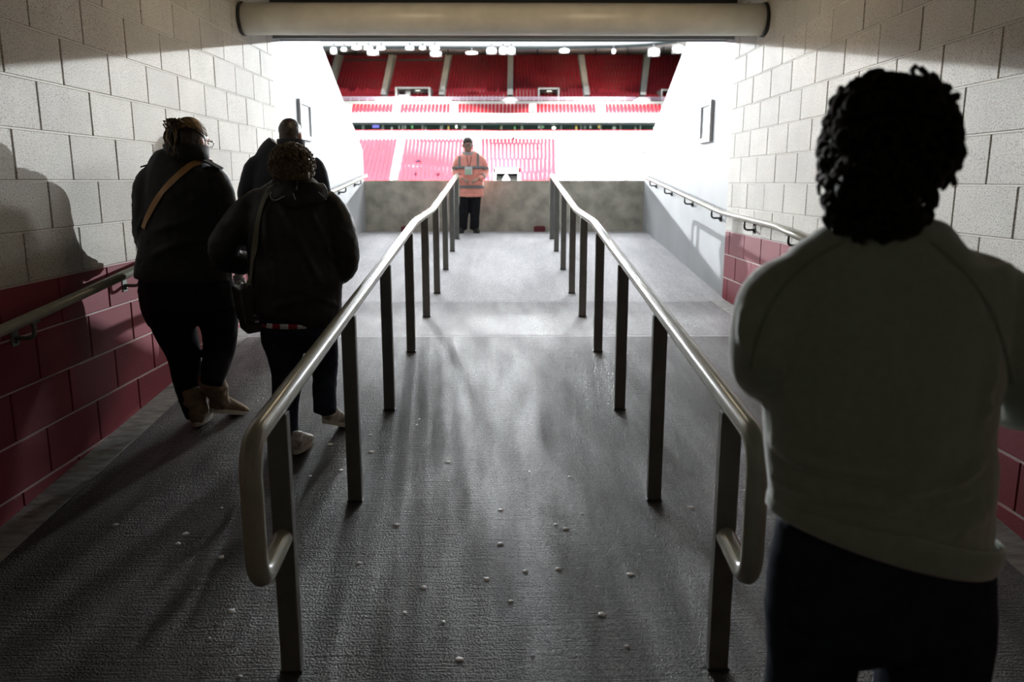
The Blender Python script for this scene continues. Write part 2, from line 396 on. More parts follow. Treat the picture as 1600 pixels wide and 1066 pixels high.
# ------------------------------------------------------------------ notices, gum, small things
def notice(sx, ya, yb, za, zb, label):
    c = Vector((sx * (WX - .002), (ya + yb) / 2, (za + zb) / 2)); r = empty('notice_board', c, label, 'notice')
    hw, hh = (yb - ya) / 2, (zb - za) / 2; fwid = .05
    for y, z, dy, dz in ((-hw + fwid / 2, 0, fwid, 2 * hh), (hw - fwid / 2, 0, fwid, 2 * hh), (0, hh - fwid / 2, 2 * hw - 2 * fwid, fwid), (0, -hh + fwid / 2, 2 * hw - 2 * fwid, fwid)):
        mb = MB(); mb.box((-sx * .016, y, z), (.03, dy, dz)); mb.build('frame_bar', 'white_frame', r, bevel=.003)
    mb = MB(); mb.box((-sx * .006, 0, 0), (.008, 2 * hw - .08, 2 * hh - .08)); pn = mb.build('panel', 'notice_paper', r)
    mb = MB(); rd = random.Random(3); z = hh - .075
    while z > -hh + .07:
        y = -hw + .07
        while y < hw - .09:
            l = min(rd.uniform(.02, .07), hw - .07 - y)
            mb.box((-sx * .0105, y + l / 2, z), (.001, l, .006)); y += l + .012
        z -= .017 if rd.random() < .9 else .03
    mb.build('printed_lines', 'notice_ink', pn)
notice(1, 8.74, 9.22, 2.21, 2.645, 'white framed printed notice high on the right-hand concrete wall')
notice(-1, 8.9, 9.42, 2.24, 2.665, 'white framed printed notice on the left-hand concrete wall above the man in black')

gum_px = [(700, 722), (827, 737), (782, 797), (910, 803), (868, 820), (619, 820), (662, 918), (632, 958), (798, 940), (693, 972), (718, 1031), (832, 1025), (980, 1010),
          (985, 898), (872, 889), (782, 850), (278, 850), (290, 834), (327, 998), (345, 871), (374, 1057), (362, 955), (655, 655), (884, 826), (1080, 793), (578, 680), (651, 664),
          (580, 706), (700, 752), (516, 694), (485, 744), (346, 794), (180, 820), (890, 745), (930, 860), (760, 905), (560, 880), (820, 893), (532, 735), (940, 960)]
gm = []
for k in range(3):
    mb = MB(); n = 11; rr = [1 + .25 * random.uniform(-1, 1) for _ in range(n)]
    ring = lambda s_, z: [(s_ * rr[i] * math.cos(2 * math.pi * i / n), s_ * rr[i] * .85 * math.sin(2 * math.pi * i / n), z) for i in range(n)]
    mb.add(ring(.0125, 0) + ring(.011, .002) + [(0, 0, .0026)], [(i, (i + 1) % n, n + (i + 1) % n, n + i) for i in range(n)] + [(n + i, n + (i + 1) % n, 2 * n) for i in range(n)])
    me = mb.mesh('gum_spot'); me.materials.append(MATS['gum']); me.polygons.foreach_set('use_smooth', [True] * len(me.polygons)); gm.append(me)
for i, (px, py) in enumerate(gum_px):
    p = onfloor(px, py); o = bpy.data.objects.new('gum_spot', gm[i % 3]); COL.objects.link(o)
    o.location = p; sc = random.choice((.55, .7, .9, 1.1, 1.25)); o.scale = (sc, sc, 1); o.rotation_euler = (math.atan(SL1), 0, random.uniform(-.8, .8))
    tag(o, 'flattened pale spot of chewing gum trodden onto the dark ramp', 'chewing gum', 'trodden gum spots on the ramp')

mat('dark_red_box', (.12, .012, .02), .5)
for px, lab in ((843, 'small dark red block at the foot of the barrier, right of the steward'), (636, 'small dark red block at the foot of the barrier, behind the left railing')):
    p = at(px, 358, YB - .06); mb = MB(); mb.box((0, 0, .04), (.18, .10, .08)); mb.box((0, -.03, .085), (.14, .03, .014))
    tag(mb.build('floor_block', 'dark_red_box', None, bevel=.006, loc=(p.x, YB - .06, Z3)), lab, 'block')

# ------------------------------------------------------------------ the opposite stand
mat('stand_concrete', (.42, .43, .42), .8, noise_scale=.4, noise_amt=.15)
mat('stand_white', (.80, .80, .80), .6)
mat('seat_red', (.25, .020, .030), .7, spec=.03, noise_scale=.15, noise_amt=.1)
mat('seat_white', (.75, .72, .74), .45)
mat('roof_grey', (.50, .52, .52), .6, noise_scale=.2, noise_amt=.2)
mat('roof_edge', (.02, .035, .04), .5)
mat('box_dark', (.03, .06, .055), .5, noise_scale=.9, noise_amt=.6)
mat('lamp_white', (.9, .9, .9), .4, emit=(.95, .98, 1), estr=14)
mat('lamp_warm', (.9, .9, .8), .4, emit=(.95, 1, .85), estr=3)
mat('lamp_housing', (.25, .26, .27), .5)
mat('void_shade', (.006, .007, .007), .8, spec=.1)
mat('glass_rail', (.42, .36, .46), .3)
mat('grass', (.05, .16, .03), .9, noise_scale=.3, noise_amt=.3)

mb = MB(); mb.box((0, 60, -3.2), (260, 90, .2)); tag(mb.build('pitch', 'grass'), 'mown green playing field between the stands', kind='structure')

st = empty('grandstand', (0, 96, -3), 'far two-tier grandstand of red seats with grey stairs, seen through the tunnel mouth', 'grandstand')
SO = Vector((0, 96, -3))
def spart(mb, name, m, parent=st, smooth=False, kind=None, bevel=0):
    mb.v = [tuple(Vector(v) - SO) for v in mb.v]
    o = mb.build(name, m, parent, smooth, bevel)
    if kind: o['kind'] = kind
    return o
def terrace(name, yb, yt, Yb, Yt, rows, pxa=330, pxb=1250, m='stand_concrete'):
    mb = MB()
    for r in range(rows):
        t0, t1 = r / rows, (r + 1) / rows
        za0 = at(788, yb + (yt - yb) * t0, Yb + (Yt - Yb) * t0).z - .25; za1 = at(788, yb + (yt - yb) * t1, Yb + (Yt - Yb) * t1).z - .25
        ya, yc = Yb + (Yt - Yb) * t0, Yb + (Yt - Yb) * t1
        xa, xb = at(pxa, 280, ya).x, at(pxb, 280, ya).x
        mb.add([(xa, ya, za0 - .6), (xb, ya, za0 - .6), (xb, ya, za1), (xa, ya, za1), (xb, yc, za1), (xa, yc, za1)], [(0, 1, 2, 3), (3, 2, 4, 5)])
    return spart(mb, name, m)
SEATV = []
def seat_block(bl, br, tl, tr, yb, yt, Yb, Yt, rows, m='seat_red', hole=None):
    V = []; Fc = []; tmpl = [((0, .19, .50), (.43, .05, .44)), ((0, -.02, .27), (.43, .40, .05))]
    mb = MB()
    for c, d in tmpl: mb.box(c, d)
    tv = np.array(mb.v); tf = np.array(mb.f); n = 0
    for r in range(rows):
        t = (r + .3) / rows; Y = Yb + (Yt - Yb) * t; py = yb + (yt - yb) * t
        a = at(bl + (tl - bl) * t, py, Y); b = at(br + (tr - br) * t, py, Y)
        k = max(2, int((b.x - a.x) / .5))
        for i in range(k):
            p = a.lerp(b, (i + .5) / k)
            if hole and hole[0] < p.x < hole[1] and p.y < hole[2]: continue
            V.append(tv + np.array([p.x, p.y, p.z - .25])); Fc.append(tf + n); n += len(tv)
    V = np.concatenate(V); Fc = np.concatenate(Fc)
    mb = MB(); mb.v = [tuple(v) for v in V]; mb.f = [tuple(int(j) for j in q) for q in Fc]
    return spart(mb, 'seat_block', m, st, kind='stuff')
def strip(name, m, pxa, pxb, ya, yb, Y, thick=.4, parent=st, bevel=0):
    a = at(pxa, yb, Y); b = at(pxb, ya, Y); mb = MB()
    mb.box(((a.x + b.x) / 2, Y + thick / 2, (a.z + b.z) / 2), (abs(b.x - a.x), thick, abs(b.z - a.z)))
    return spart(mb, name, m, parent, bevel=bevel)
def sloped(name, m, xb, xt, wpx, yb, yt, Yb, Yt, lift=.3):
    mb = MB(); A = []; n = 16
    for i in range(n):
        for t, dz in ((i / n, (i + 1) / n), ((i + 1) / n, (i + 1) / n)):
            Y = Yb + (Yt - Yb) * t; z = at(788, yb + (yt - yb) * dz, Yb + (Yt - Yb) * dz).z
            for s in (-.5, .5):
                p = at(xb + (xt - xb) * t + wpx * s, 200, Y); A.append((p.x, Y, z + lift))
    f = [(2 * i, 2 * i + 1, 2 * i + 3, 2 * i + 2) for i in range(len(A) // 2 - 1)]
    mb.add(A, f); return spart(mb, name, m)

LY0, LY1 = 96, 114
terrace('lower_terrace', 292, 217, LY0 - 3.4, LY1, 22)
for bl, br, tl, tr, m in ((440, 520, 478, 548, 'seat_red'), (530, 607, 556, 621, 'seat_red'), (621, 738, 633, 741, 'seat_red'), (752, 869, 752, 867, 'seat_red'), (880, 976, 876, 972, 'seat_white'), (990, 1090, 984, 1080, 'seat_white'), (1104, 1190, 1090, 1180, 'seat_red')):
    seat_block(bl, br, tl, tr, 289, 219, LY0 - 2.6, LY1 - .5, 20, m, (at(770, 280, 96).x, at(814, 280, 96).x, 98.6))
for xb, xt, wd in ((613, 627, 9), (745, 747, 10), (874, 871, 6), (983, 978, 8), (525, 552, 8), (1097, 1085, 8)): sloped('aisle_stair', 'stand_white', xb, xt, wd, 289, 219, LY0 - 2.6, LY1 - .5)
# vomitory in the lower tier
strip('vomitory_lintel', 'stand_white', 771, 813, 263, 270.5, 92.6, 5.5)
strip('vomitory_cheek', 'stand_white', 771, 774.5, 263, 293, 92.6, 5.5)
strip('vomitory_cheek', 'stand_white', 809.5, 813, 263, 293, 92.6, 5.5)
strip('vomitory_opening', 'void_shade', 774, 810, 268, 293, 97.6, .3)  # near-black panel, the shade inside the opening put into its colour
strip('parapet_board', 'stand_white', 330, 1250, 205.5, 217.5, LY1, .6)
strip('parapet_cap', 'seat_red', 330, 1250, 203.5, 206, LY1 + .2, .3)
# glazed boxes between the tiers
BY = 121
strip('box_back_wall', 'box_dark', 330, 1250, 186, 210, BY, .3)
strip('box_soffit', 'box_dark', 330, 1250, 187.5, 190.5, 114, 8)
for px in range(350, 1250, 31): strip('box_column', 'stand_concrete', px - 1.2, px + 1.2, 189, 206, BY - .9, .4)
mat('screen_blue', (.1, .1, .4), .4, emit=(.25, .25, .9), estr=1.0); mat('screen_green', (.1, .3, .1), .4, emit=(.25, .6, .3), estr=.5); mat('screen_amber', (.4, .3, .1), .4, emit=(.8, .6, .2), estr=.6)
rd = random.Random(5)
for i in range(46):
    px = 505 + i * 11.6 + rd.uniform(-3, 3); py = rd.choice((192.5, 193, 198, 200)); wpx = rd.uniform(1.2, 3.2)
    mm = rd.choice(('lamp_warm', 'lamp_warm', 'stand_white', 'screen_green', 'stand_concrete', 'screen_amber', 'box_dark'))
    a = at(px, py, BY - .5); mb = MB(); mb.ell(a, (wpx * .095, .12, rd.uniform(.10, .2) if py < 194 else rd.uniform(.2, .36)), nu=8, nv=5)
    spart(mb, 'box_lamp' if mm == 'lamp_warm' else 'box_fitting', mm, st, True)
strip('box_screen', 'screen_blue', 582, 592, 195, 199.5, BY - .5, .15)
strip('box_screen', 'screen_green', 842, 850, 197, 200, BY - .5, .15)
# overhanging front of the upper tier
UF = 111.5
strip('tier_fascia', 'stand_white', 330, 1250, 177.5, 190, UF, 1.0)
terrace('front_terrace', 178, 163, UF + .6, UF + 5, 5)
for a, b, c, d in ((430, 535, 438, 538), (548, 613, 551, 615), (624, 703, 627, 704), (715, 827, 716, 827), (838, 932, 838, 930), (946, 1035, 944, 1033), (1050, 1140, 1046, 1136)):
    seat_block(a, b, c, d, 177, 166, UF + .9, UF + 4.8, 5)
for xb, w_ in ((541, 10), (619, 8), (709, 11), (832, 11), (939, 12), (1042, 12)): sloped('aisle_stair', 'stand_white', xb, xb, w_, 177, 164, UF + .8, UF + 5, .15)
strip('walkway_wall', 'stand_concrete', 330, 1250, 158.5, 165, UF + 5, .4)
# upper tier
UY0, UY1 = 117.5, 141
terrace('upper_terrace', 160, 84, UY0, UY1, 34)
AIS = [(300, 350), (410, 438), (513, 535), (600, 617), (690, 703.5), (797, 798), (917, 905.5), (1003, 1009.5), (1100, 1106), (1210, 1205)]
for (b0, t0), (b1, t1) in zip(AIS, AIS[1:]):
    seat_block(b0 + 4.5, b1 - 4.5, t0 + 4, t1 - 4, 158, 86, UY0 + .4, UY1 - .3, 30)
for b0, t0 in AIS: sloped('aisle_stair', 'stand_concrete', b0, t0, 8.5, 158, 86, UY0 + .4, UY1 - .3, .35)
for b0, _ in AIS[1:-1]:     # pale rounded landings at the foot of the stairs
    a = at(b0, 156, UY0 - .6); mb = MB(); mb.loft([(a.x, a.y - .3, a.z - .4), (a.x, a.y + .3, a.z - .4)], [(1.25, .75)] * 2, 20); spart(mb, 'stair_landing', 'stand_white', st, True)
for a, b, ya in ((619, 671, 136), (842, 873, 137), (1034, 1066, 139), (480, 505, 138)):
    # vomitory: side cheeks, soffit, dark opening and a lamp
    strip('vomitory_back', 'stand_concrete', a, b, ya + 3, 160, UY0 + 3.2, .3)
    strip('vomitory_opening', 'box_dark', a + (b - a) * .42 if b - a > 40 else a + 4, b - 3, ya + 13, 160 - 2, UY0 + 3.0, .25)
    for q in (a, b): strip('vomitory_cheek', 'stand_concrete', q - 1.2, q + 1.2, ya, 160, UY0 - .2, 5)
    strip('vomitory_soffit', 'stand_concrete', a, b, ya, ya + 2.5, UY0 + .5, 4)
    strip('vomitory_lamp', 'lamp_warm', (a + b) / 2 + (4 if b - a > 40 else -3), (a + b) / 2 + (11 if b - a > 40 else 5), ya + 2.6, ya + 5.5, UY0 + 2.6, .3)
    if b - a > 40: strip('stair_flight', 'stand_white', a + 3, a + 20, 148, 159, UY0 + 1, 2); strip('stair_flight', 'stand_concrete', a + 15, a + 22, 138, 159, UY0 + 1.5, 1)
# guard rail in front of the upper tier
strip('guard_rail', 'glass_rail', 330, 1250, 151.8, 152.8, UY0 - .9, .06)
strip('guard_rail', 'glass_rail', 330, 1250, 155, 155.6, UY0 - .9, .06)
for px in range(340, 1250, 13): strip('guard_post', 'glass_rail', px - .5, px + .5, 152, 159.5, UY0 - .85, .08)
# dark recessed boards behind the top rows on the left
strip('rear_board', 'roof_edge', 538, 612, 92.5, 97.5, UY1 - 4, .3); strip('rear_board', 'roof_edge', 621, 695, 92.5, 96.5, UY1 - 4, .3)
strip('rear_wall', 'roof_grey', 330, 1250, 85, 92, UY1 + .5, .4)
# roof: underside dips towards the field, curved front edge
FE = [(330, 79), (430, 76), (520, 74.5), (620, 74.5), (740, 75), (860, 75), (960, 73.5), (1010, 71), (1045, 67), (1078, 61), (1130, 49), (1200, 28)]
mb = MB(); A = []
for px, py in FE:
    f_ = at(px, py, 112 - max(0, (px - 960)) * .06); b_ = at(px, 86, UY1 + 1)
    A += [f_, b_, b_ + Vector((0, 0, 1.0)), f_ + Vector((0, 0, .25))]
fs = []
for i in range(len(FE) - 1):
    for k in range(4): fs.append((i * 4 + k, i * 4 + (k + 1) % 4, (i + 1) * 4 + (k + 1) % 4, (i + 1) * 4 + k))
fs += [(0, 1, 2, 3), tuple((len(FE) - 1) * 4 + k for k in (3, 2, 1, 0))]
mb.add(A, fs); spart(mb, 'roof', 'roof_grey')
mb = MB(); mb.loft([at(px, py, 112 - max(0, (px - 960)) * .06) for px, py in FE], [.2] * len(FE), 8); spart(mb, 'roof_edge_beam', 'roof_edge', st, True)
for px in (556, 700, 840, 931, 981, 1037):
    a = at(px, 74.5, 113); b = at(px, 86, 139); mb = MB(); mb.tube([a, a.lerp(b, .5) + Vector((0, 0, -.3)), b], .12, 6); spart(mb, 'roof_strut', 'roof_edge', st)

# floodlights hung on the roof edge, each its own lamp
def flood(px, py, wpx, hpx, label, beam=None):
    Y = 111 if py < 81.5 and px < 1000 else (109.5 if px < 1000 else 104); c = at(px, py, Y); hw, hh = wpx / FPX * Y / 2, hpx / FPX * Y / 2
    o = empty('floodlight', c, label, 'floodlight', 'floodlights along the far roof edge')
    mb = MB(); mb.box((0, .35, 0), (2 * hw * 1.1, .6, 2 * hh * 1.1)); mb.build('housing', 'lamp_housing', o, bevel=.08)
    mb = MB(); mb.loft([(0, .02, 0), (0, -.12, 0)], [(hw, hh), (hw * .92, hh * .92)], 16); mb.build('lens', 'lamp_white', o, True)
    mb = MB(); mb.tube([(0, .4, hh), (0, .4, hh + .5)], .08, 6); mb.build('hanger', 'lamp_housing', o)
    if beam: spot('flood_or_fill_beam', c + Vector((0, .8, -.7)), beam, 4e3, (1, .75, .5), .3, 50, .9)
flood(521, 79, 9, 9, 'large white floodlight at the left end of the far roof edge, beside the raked wall')
flood(537, 77, 8, 5, 'small flat floodlight second from the raked left wall on the far roof edge')
flood(557, 74.5, 14, 5, 'wide flat floodlight above the left-hand seat block on the far roof edge')
flood(575, 75, 12, 5, 'wide flat floodlight just right of the one above the left-hand seat block')
flood(582.5, 82, 16, 7, 'low-hung rectangular floodlight over the left-hand seat block', at(588, 100, 138))
flood(595, 75, 12, 5, 'third of three flat floodlights over the left seat block')
flood(640, 75, 12, 5, 'flat floodlight above the second seat block, left of a pair')
flood(660, 75, 9, 4, 'smallest flat floodlight above the second seat block')
flood(679, 75, 14, 6, 'flat floodlight at the right end of the second seat block')
flood(681, 84, 16, 7, 'low-hung rectangular floodlight over the second seat block', at(645, 101, 138))
flood(737, 82.5, 17, 4, 'thin wide floodlight over the middle of the third seat block', at(752, 99, 138))
flood(768, 79, 14, 9, 'bright round floodlight left of the two brightest on the far roof')
flood(786, 79, 11, 10, 'very bright floodlight, left of the central stair, on the far roof')
flood(799, 79, 11, 10, 'very bright floodlight directly above the central stair on the far roof')
flood(882, 79, 14, 6, 'rectangular floodlight above the fourth seat block', at(866, 99, 138))
flood(959, 80, 5, 6, 'tiny round floodlight above the fifth seat block', at(945, 116, 133))
flood(1022, 81, 16, 11, 'big square floodlight near the right end of the far roof edge')
flood(1060, 76, 16, 11, 'tilted big floodlight at the far right where the roof edge curves up')

# small dark bundles left on far seats
BLAB = ['tiny dark bundle on the top row just right of the steward\'s head', 'tiny dark bundle mid-tier on the pink seats right of the steward', 'dark blue bundle mid-tier on the pink seats left of the steward',
        'dark blue bundle just above the barrier, nearest the steward on his left', 'upright dark bundle just above the barrier, left of the steward', 'leftmost of three tiny dark bundles on the white seats',
        'middle one of three tiny dark bundles on the white seats', 'rightmost of three tiny dark bundles on the white seats', 'dark bundle just above the barrier on the white seats', 'wide dark blue bundle on the white seats beside the right raked wall']
mat('dark_blue_cloth', (.005, .005, .014), .8, spec=.1)
for i, (px, py, w_, h_) in enumerate(((802, 220, 5, 4), (840, 237, 5, 3), (653, 257, 9, 5), (684, 277, 6, 4), (649, 277, 4, 6), (938, 258, 3, 4), (946, 258, 4, 4), (966, 261, 4, 4), (980, 278, 8, 5), (1008, 243, 12, 4))):
    t = (289 - py) / 70; Y = LY0 - 2.6 + t * (LY1 - LY0 + 2.1) - .2; c = at(px, py, Y) + Vector((0, 0, .35)); mb = MB()
    hw, hh = w_ / FPX * Y / 2, h_ / FPX * Y / 2
    mb.ell((0, 0, 0), (hw, .25, hh * .7), nu=9, nv=6); mb.ell((hw * .4, 0, hh * .5), (hw * .4, .2, hh * .6), nu=8, nv=5)
    mb.v = [(v[0] * (1 + .2 * math.sin(9 * v[2])), v[1], v[2] * (1 + .25 * math.cos(7 * v[0]))) for v in mb.v]
    tag(mb.build('cloth_bundle', 'dark_blue_cloth', None, True, loc=c), BLAB[i], 'bundle', 'dark bundles on the far lower tier')
mb = MB(); c = at(791, 279, 91.5); mb.loft([(0, 0, -.6), (0, 0, -.2), (0, 0, .3), (0, 0, .42)], [.5, .45, .2, .05], 12)
mb.v = [tuple(Vector(v) + c) for v in mb.v]; spart(mb, 'opening_cover', 'stand_white', st, True)

# ------------------------------------------------------------------ warm concourse lamps behind the viewer
mat('warm_tube', (.9, .85, .7), .4, emit=(1, .82, .55), estr=8)
for x, y in ((-.75, -1.6), (.75, -1.6), (-.85, 5.7), (.85, 5.7)):
    o = empty('ceiling_lamp', (x, y, 3.62), 'warm tube lamp on the %s tunnel ceiling, %s one' % ('rear' if y < 0 else 'middle of the', 'left' if x < 0 else 'right'), 'lamp')
    mb = MB(); mb.box((0, 0, -.03), (.16, 1.2, .06)); mb.build('housing', 'white_frame', o, bevel=.008)
    mb = MB(); mb.tube([(0, -.55, -.075), (0, .55, -.075)], .02, 10); mb.build('tube', 'warm_tube', o, True)
    l = bpy.data.lights.new('ceiling_lamp_light', 'POINT'); l.shadow_soft_size = .12; l.energy = 0.8 if y < 0 else 10; l.color = (1, .76, .47)
    lo = bpy.data.objects.new('ceiling_lamp_light', l); COL.objects.link(lo); lo.location = (x, y, 3.38)

# ------------------------------------------------------------------ people
mat('skin', (.36, .21, .155), .5, spec=.35, noise_scale=40, noise_amt=.1)
mat('skin_pale', (.62, .42, .36), .5, spec=.35)
mat('eye_white', (.8, .8, .8), .2); mat('eye_dark', (.02, .015, .01), .2)
mat('sweatshirt', (.27, .33, .265), .95, spec=.1, sheen=.9, noise_scale=60, noise_amt=.1, bump=.15, bump_scale=500, bump_dist=.001)
mat('sweatshirt_seam', (.20, .25, .20), .95, spec=.1)
mat('navy_jeans', (.022, .03, .05), .9, spec=.15, noise_scale=30, noise_amt=.4, bump=.2, bump_scale=400, bump_dist=.001)
mat('black_trousers', (.012, .012, .015), .85, spec=.2, noise_scale=12, noise_amt=.3)
mat('black_coat', (.018, .018, .020), .75, spec=.35, noise_scale=9, noise_amt=.3, bump=.25, bump_scale=45, bump_dist=.006)
mat('black_shell', (.024, .023, .024), .58, spec=.4, noise_scale=9, noise_amt=.3, bump=.35, bump_scale=28, bump_dist=.008)
mat('navy_wool', (.014, .016, .024), .9, spec=.2, sheen=.1)
mat('hair_black', (.008, .007, .006), .7, spec=.25)
mat('hair_brown', (.22, .14, .07), .4, spec=.5, noise_scale=60, noise_amt=.6)
mat('hair_blonde', (.34, .21, .09), .4, spec=.5, noise_scale=50, noise_amt=.8)
mat('hair_dark', (.03, .02, .014), .45, spec=.5)
mat('tan_leather', (.36, .18, .06), .5); mat('olive_web', (.17, .16, .11), .7)
mat('suede', (.26, .19, .12), .85, noise_scale=18, noise_amt=.35); mat('sole', (.5, .48, .42), .7); mat('sole_dark', (.03, .03, .03), .7)
mat('trainer_white', (.62, .60, .54), .55, noise_scale=30, col2=(.22, .21, .17)); mat('black_leather', (.02, .018, .016), .4)
mat('hivis', (1.0, .40, .32), .7, noise_scale=9, noise_amt=.12); mat('reflective', (.20, .21, .21), .45)
mat('steel', (.6, .6, .62), .25, metal=1); mat('scarf_red', (.35, .01, .03), .8); mat('scarf_white', (.7, .7, .7), .8)
mat('badge_green', (.45, .62, .45), .6); mat('piping', (.40, .40, .40), .6); mat('plastic_film', (.45, .47, .47), .25, spec=.6)

def remesh(mb, voxel, smooth=5, fac=.5):
    me = mb.mesh('tmp'); o = bpy.data.objects.new('tmp', me); COL.objects.link(o)
    m = o.modifiers.new('r', 'REMESH'); m.mode = 'VOXEL'; m.voxel_size = voxel
    m = o.modifiers.new('s', 'SMOOTH'); m.factor = fac; m.iterations = smooth
    dg = bpy.context.evaluated_depsgraph_get(); out = bpy.data.meshes.new_from_object(o.evaluated_get(dg))
    bpy.data.objects.remove(o); bpy.data.meshes.remove(me); return out
def displace(me, fn):
    n = len(me.vertices); co = np.empty(n * 3); me.vertices.foreach_get('co', co); co = co.reshape(-1, 3)
    no = np.empty(n * 3); me.vertices.foreach_get('normal', no); no = no.reshape(-1, 3)
    co = co + no * fn(co, no)[:, None]; me.vertices.foreach_set('co', co.ravel()); me.update()
def wr(co, scale, seed=0, st=(1, 1, 1)):
    return np.array([noise.noise(Vector((c[0] * st[0] * scale + seed, c[1] * st[1] * scale, c[2] * st[2] * scale))) for c in co])
def ridge(co, a, b, wd):
    a = np.array(a, float); b = np.array(b, float); d = b - a; t = np.clip(((co - a) @ d) / (d @ d), 0, 1)
    q = np.linalg.norm(co - (a + t[:, None] * d), axis=1); return np.exp(-(q / wd) ** 2) * np.sin(np.pi * np.clip(t, .08, .92))

class Person:
    def __init__(s, label, Y, px, group=None):
        s.Y = Y; c = at(px, 500, Y); s.B = Vector((c.x, Y, F(Y)))
        s.root = empty('person', s.B, label, 'person'); s.body = MB(); s.Yp = Y
    def q(s, px, py, dy=0): return at(px, py, s.Y + dy)
    def rings(s, L):
        """L: (py, pxl, pxr, dy, depth) -> points, radii"""
        P = []; R = []
        for py, a, b, dy, d in L:
            p = s.q(a, py, dy); r = s.q(b, py, dy); P.append((p + r) / 2); R.append(((r.x - p.x) / 2, d))
        A = cr([tuple(p) + tuple(r) for p, r in zip(P, R)], 4)
        return [Vector(a[:3]) for a in A], [(max(.01, a[3]), max(.01, a[4])) for a in A]
    def limb(s, L, n=5):
        """L: (px, py, dy, r) or (Vector, r)"""
        A = []
        for e in L:
            if len(e) == 2: A.append(tuple(e[0]) + (e[1],))
            else: A.append(tuple(s.q(e[0], e[1], e[2])) + (e[3],))
        A = cr(A, n); return [Vector(a[:3]) for a in A], [max(.006, a[3]) for a in A]
    def fin(s, me, name, m, smooth=True, parent=None, world=True):
        if world:
            off = s.B
            me.transform(Matrix.Translation(-off))
        o = link(name, me, m, parent or s.root, smooth); return o
    def part(s, mb, name, m, smooth=True, parent=None, bevel=0):
        mb.v = [tuple(Vector(v) - s.B) for v in mb.v]; return mb.build(name, m, parent or s.root, smooth, bevel)
    def head(s, c, yaw=0, pitch=0, sc=1.0, neck_to=None):
        M = Matrix.Translation(c) @ Matrix.Rotation(yaw, 4, 'Z') @ Matrix.Rotation(pitch, 4, 'X') @ Matrix.Scale(sc, 4); s.HM = M
        h = MB()
        h.ell((0, -.012, .025), (.076, .098, .098), nu=20, nv=14); h.ell((0, .022, -.045), (.060, .070, .072), nu=16, nv=10)
        h.ell((0, .055, -.092), (.028, .028, .022)); h.ell((0, .083, .030), (.052, .016, .014))
        h.loft([(0, .085, .022), (0, .102, -.006), (0, .112, -.026), (0, .092, -.034)], [(.009, .009), (.012, .012), (.017, .012), (.012, .008)], 8)
        h.ell((0, .084, -.058), (.026, .012, .008)); h.ell((0, .083, -.068), (.022, .012, .008))
        for sx in (-1, 1):
            h.ell((sx * .076, -.012, -.008), (.010, .022, .034), Matrix.Rotation(sx * -.35, 3, 'Z')); h.ell((sx * .080, -.018, .008), (.010, .018, .018))
            h.ell((sx * .044, .062, -.022), (.022, .022, .02))
        s.body.add([M @ Vector(v) for v in h.v], h.f)
        for sx in (-1, 1):
            e = MB(); e.ell((sx * .032, .078, .008), (.0125, .0125, .0105)); e.v = [tuple(M @ Vector(v)) for v in e.v]; ev = s.part(e, 'eye', 'eye_white')
            e = MB(); e.ell((sx * .032, .0885, .008), (.0055, .003, .0055)); e.v = [tuple(M @ Vector(v)) for v in e.v]; s.part(e, 'iris', 'eye_dark', parent=ev)
        if neck_to is not None:
            top = M @ Vector((0, -.02, -.05)); A = [top, top.lerp(neck_to, .5), neck_to]; s.body.loft(A, [.052 * sc, .055 * sc, .066 * sc], 14)
    def hand(s, w, d, n, side, curl=.5, sc=1.0):
        """w wrist, d pointing direction, n back-of-hand normal, side +1 thumb on the right of (d x n)"""
        d = Vector(d).normalized(); n = Vector(n); n = (n - d * n.dot(d)).normalized(); x = d.cross(n) * side
        b = s.body; w = Vector(w)
        b.loft([w - d * .03, w, w + d * .04 * sc, w + d * .085 * sc], [(.024 * sc, .018 * sc), (.026 * sc, .017 * sc), (.038 * sc, .016 * sc), (.040 * sc, .013 * sc)], 12, xref=x)
        for k, (off, ln) in enumerate(((.030, .070), (.010, .078), (-.010, .072), (-.029, .056))):
            p = w + d * .082 * sc + x * off * sc; P = [p]; a = 0
            for j, f_ in enumerate((.42, .32, .26)):
                a += curl * (.5 if j == 0 else .75); dd = d * math.cos(a) - n * math.sin(a); p = p + dd * ln * f_ * sc; P.append(p)
            b.loft(P, [.0098 * sc, .0092 * sc, .0085 * sc, .0072 * sc], 8, xref=x)
        p = w + d * .022 * sc + x * .026 * sc; t = (x * .75 + d * .65 - n * .25).normalized(); t2 = (x * .25 + d * .9 - n * .35).normalized()
        b.loft([p, p + t * .035 * sc, p + t * .035 * sc + t2 * .03 * sc, p + t * .035 * sc + t2 * .055 * sc], [.014 * sc, .012 * sc, .0105 * sc, .008 * sc], 8, xref=n)
    def finish_body(s, voxel=.008, m='skin'):
        s.fin(remesh(s.body, voxel, 3), 'body', m)
    def shoe(s, heel, yaw, length, lift, mats=('trainer_white', 'sole'), name='shoe', up=.085, wid=.043):
        """heel point on the ground, yaw 0 = toe towards +Y; lift = heel raised angle (rad, rotates about the toe)"""
        M = Matrix.Translation(heel) @ Matrix.Rotation(yaw, 4, 'Z') @ Matrix.Translation((0, length * .75, 0)) @ Matrix.Rotation(-lift, 4, 'X') @ Matrix.Translation((0, -length * .75, 0))
        L = length
        b = MB(); b.loft([(0, .0, .045), (0, L * .1, .052), (0, L * .3, .058), (0, L * .5, .048), (0, L * .75, .036), (0, L * .97, .026)],
                         [(wid * .7, up * .42), (wid * .86, up * .5), (wid * .85, up * .52), (wid * .95, up * .42), (wid * 1.05, up * .30), (wid * .55, up * .16)], 16)
        b.loft([(0, L * .16, .06), (0, L * .15, .06 + up * .55)], [(wid * .74, L * .155), (wid * .68, L * .14)], 14)
        me = remesh(b, .006, 3); me.transform(M); sh = s.fin(me, name, mats[0])
        pts = []
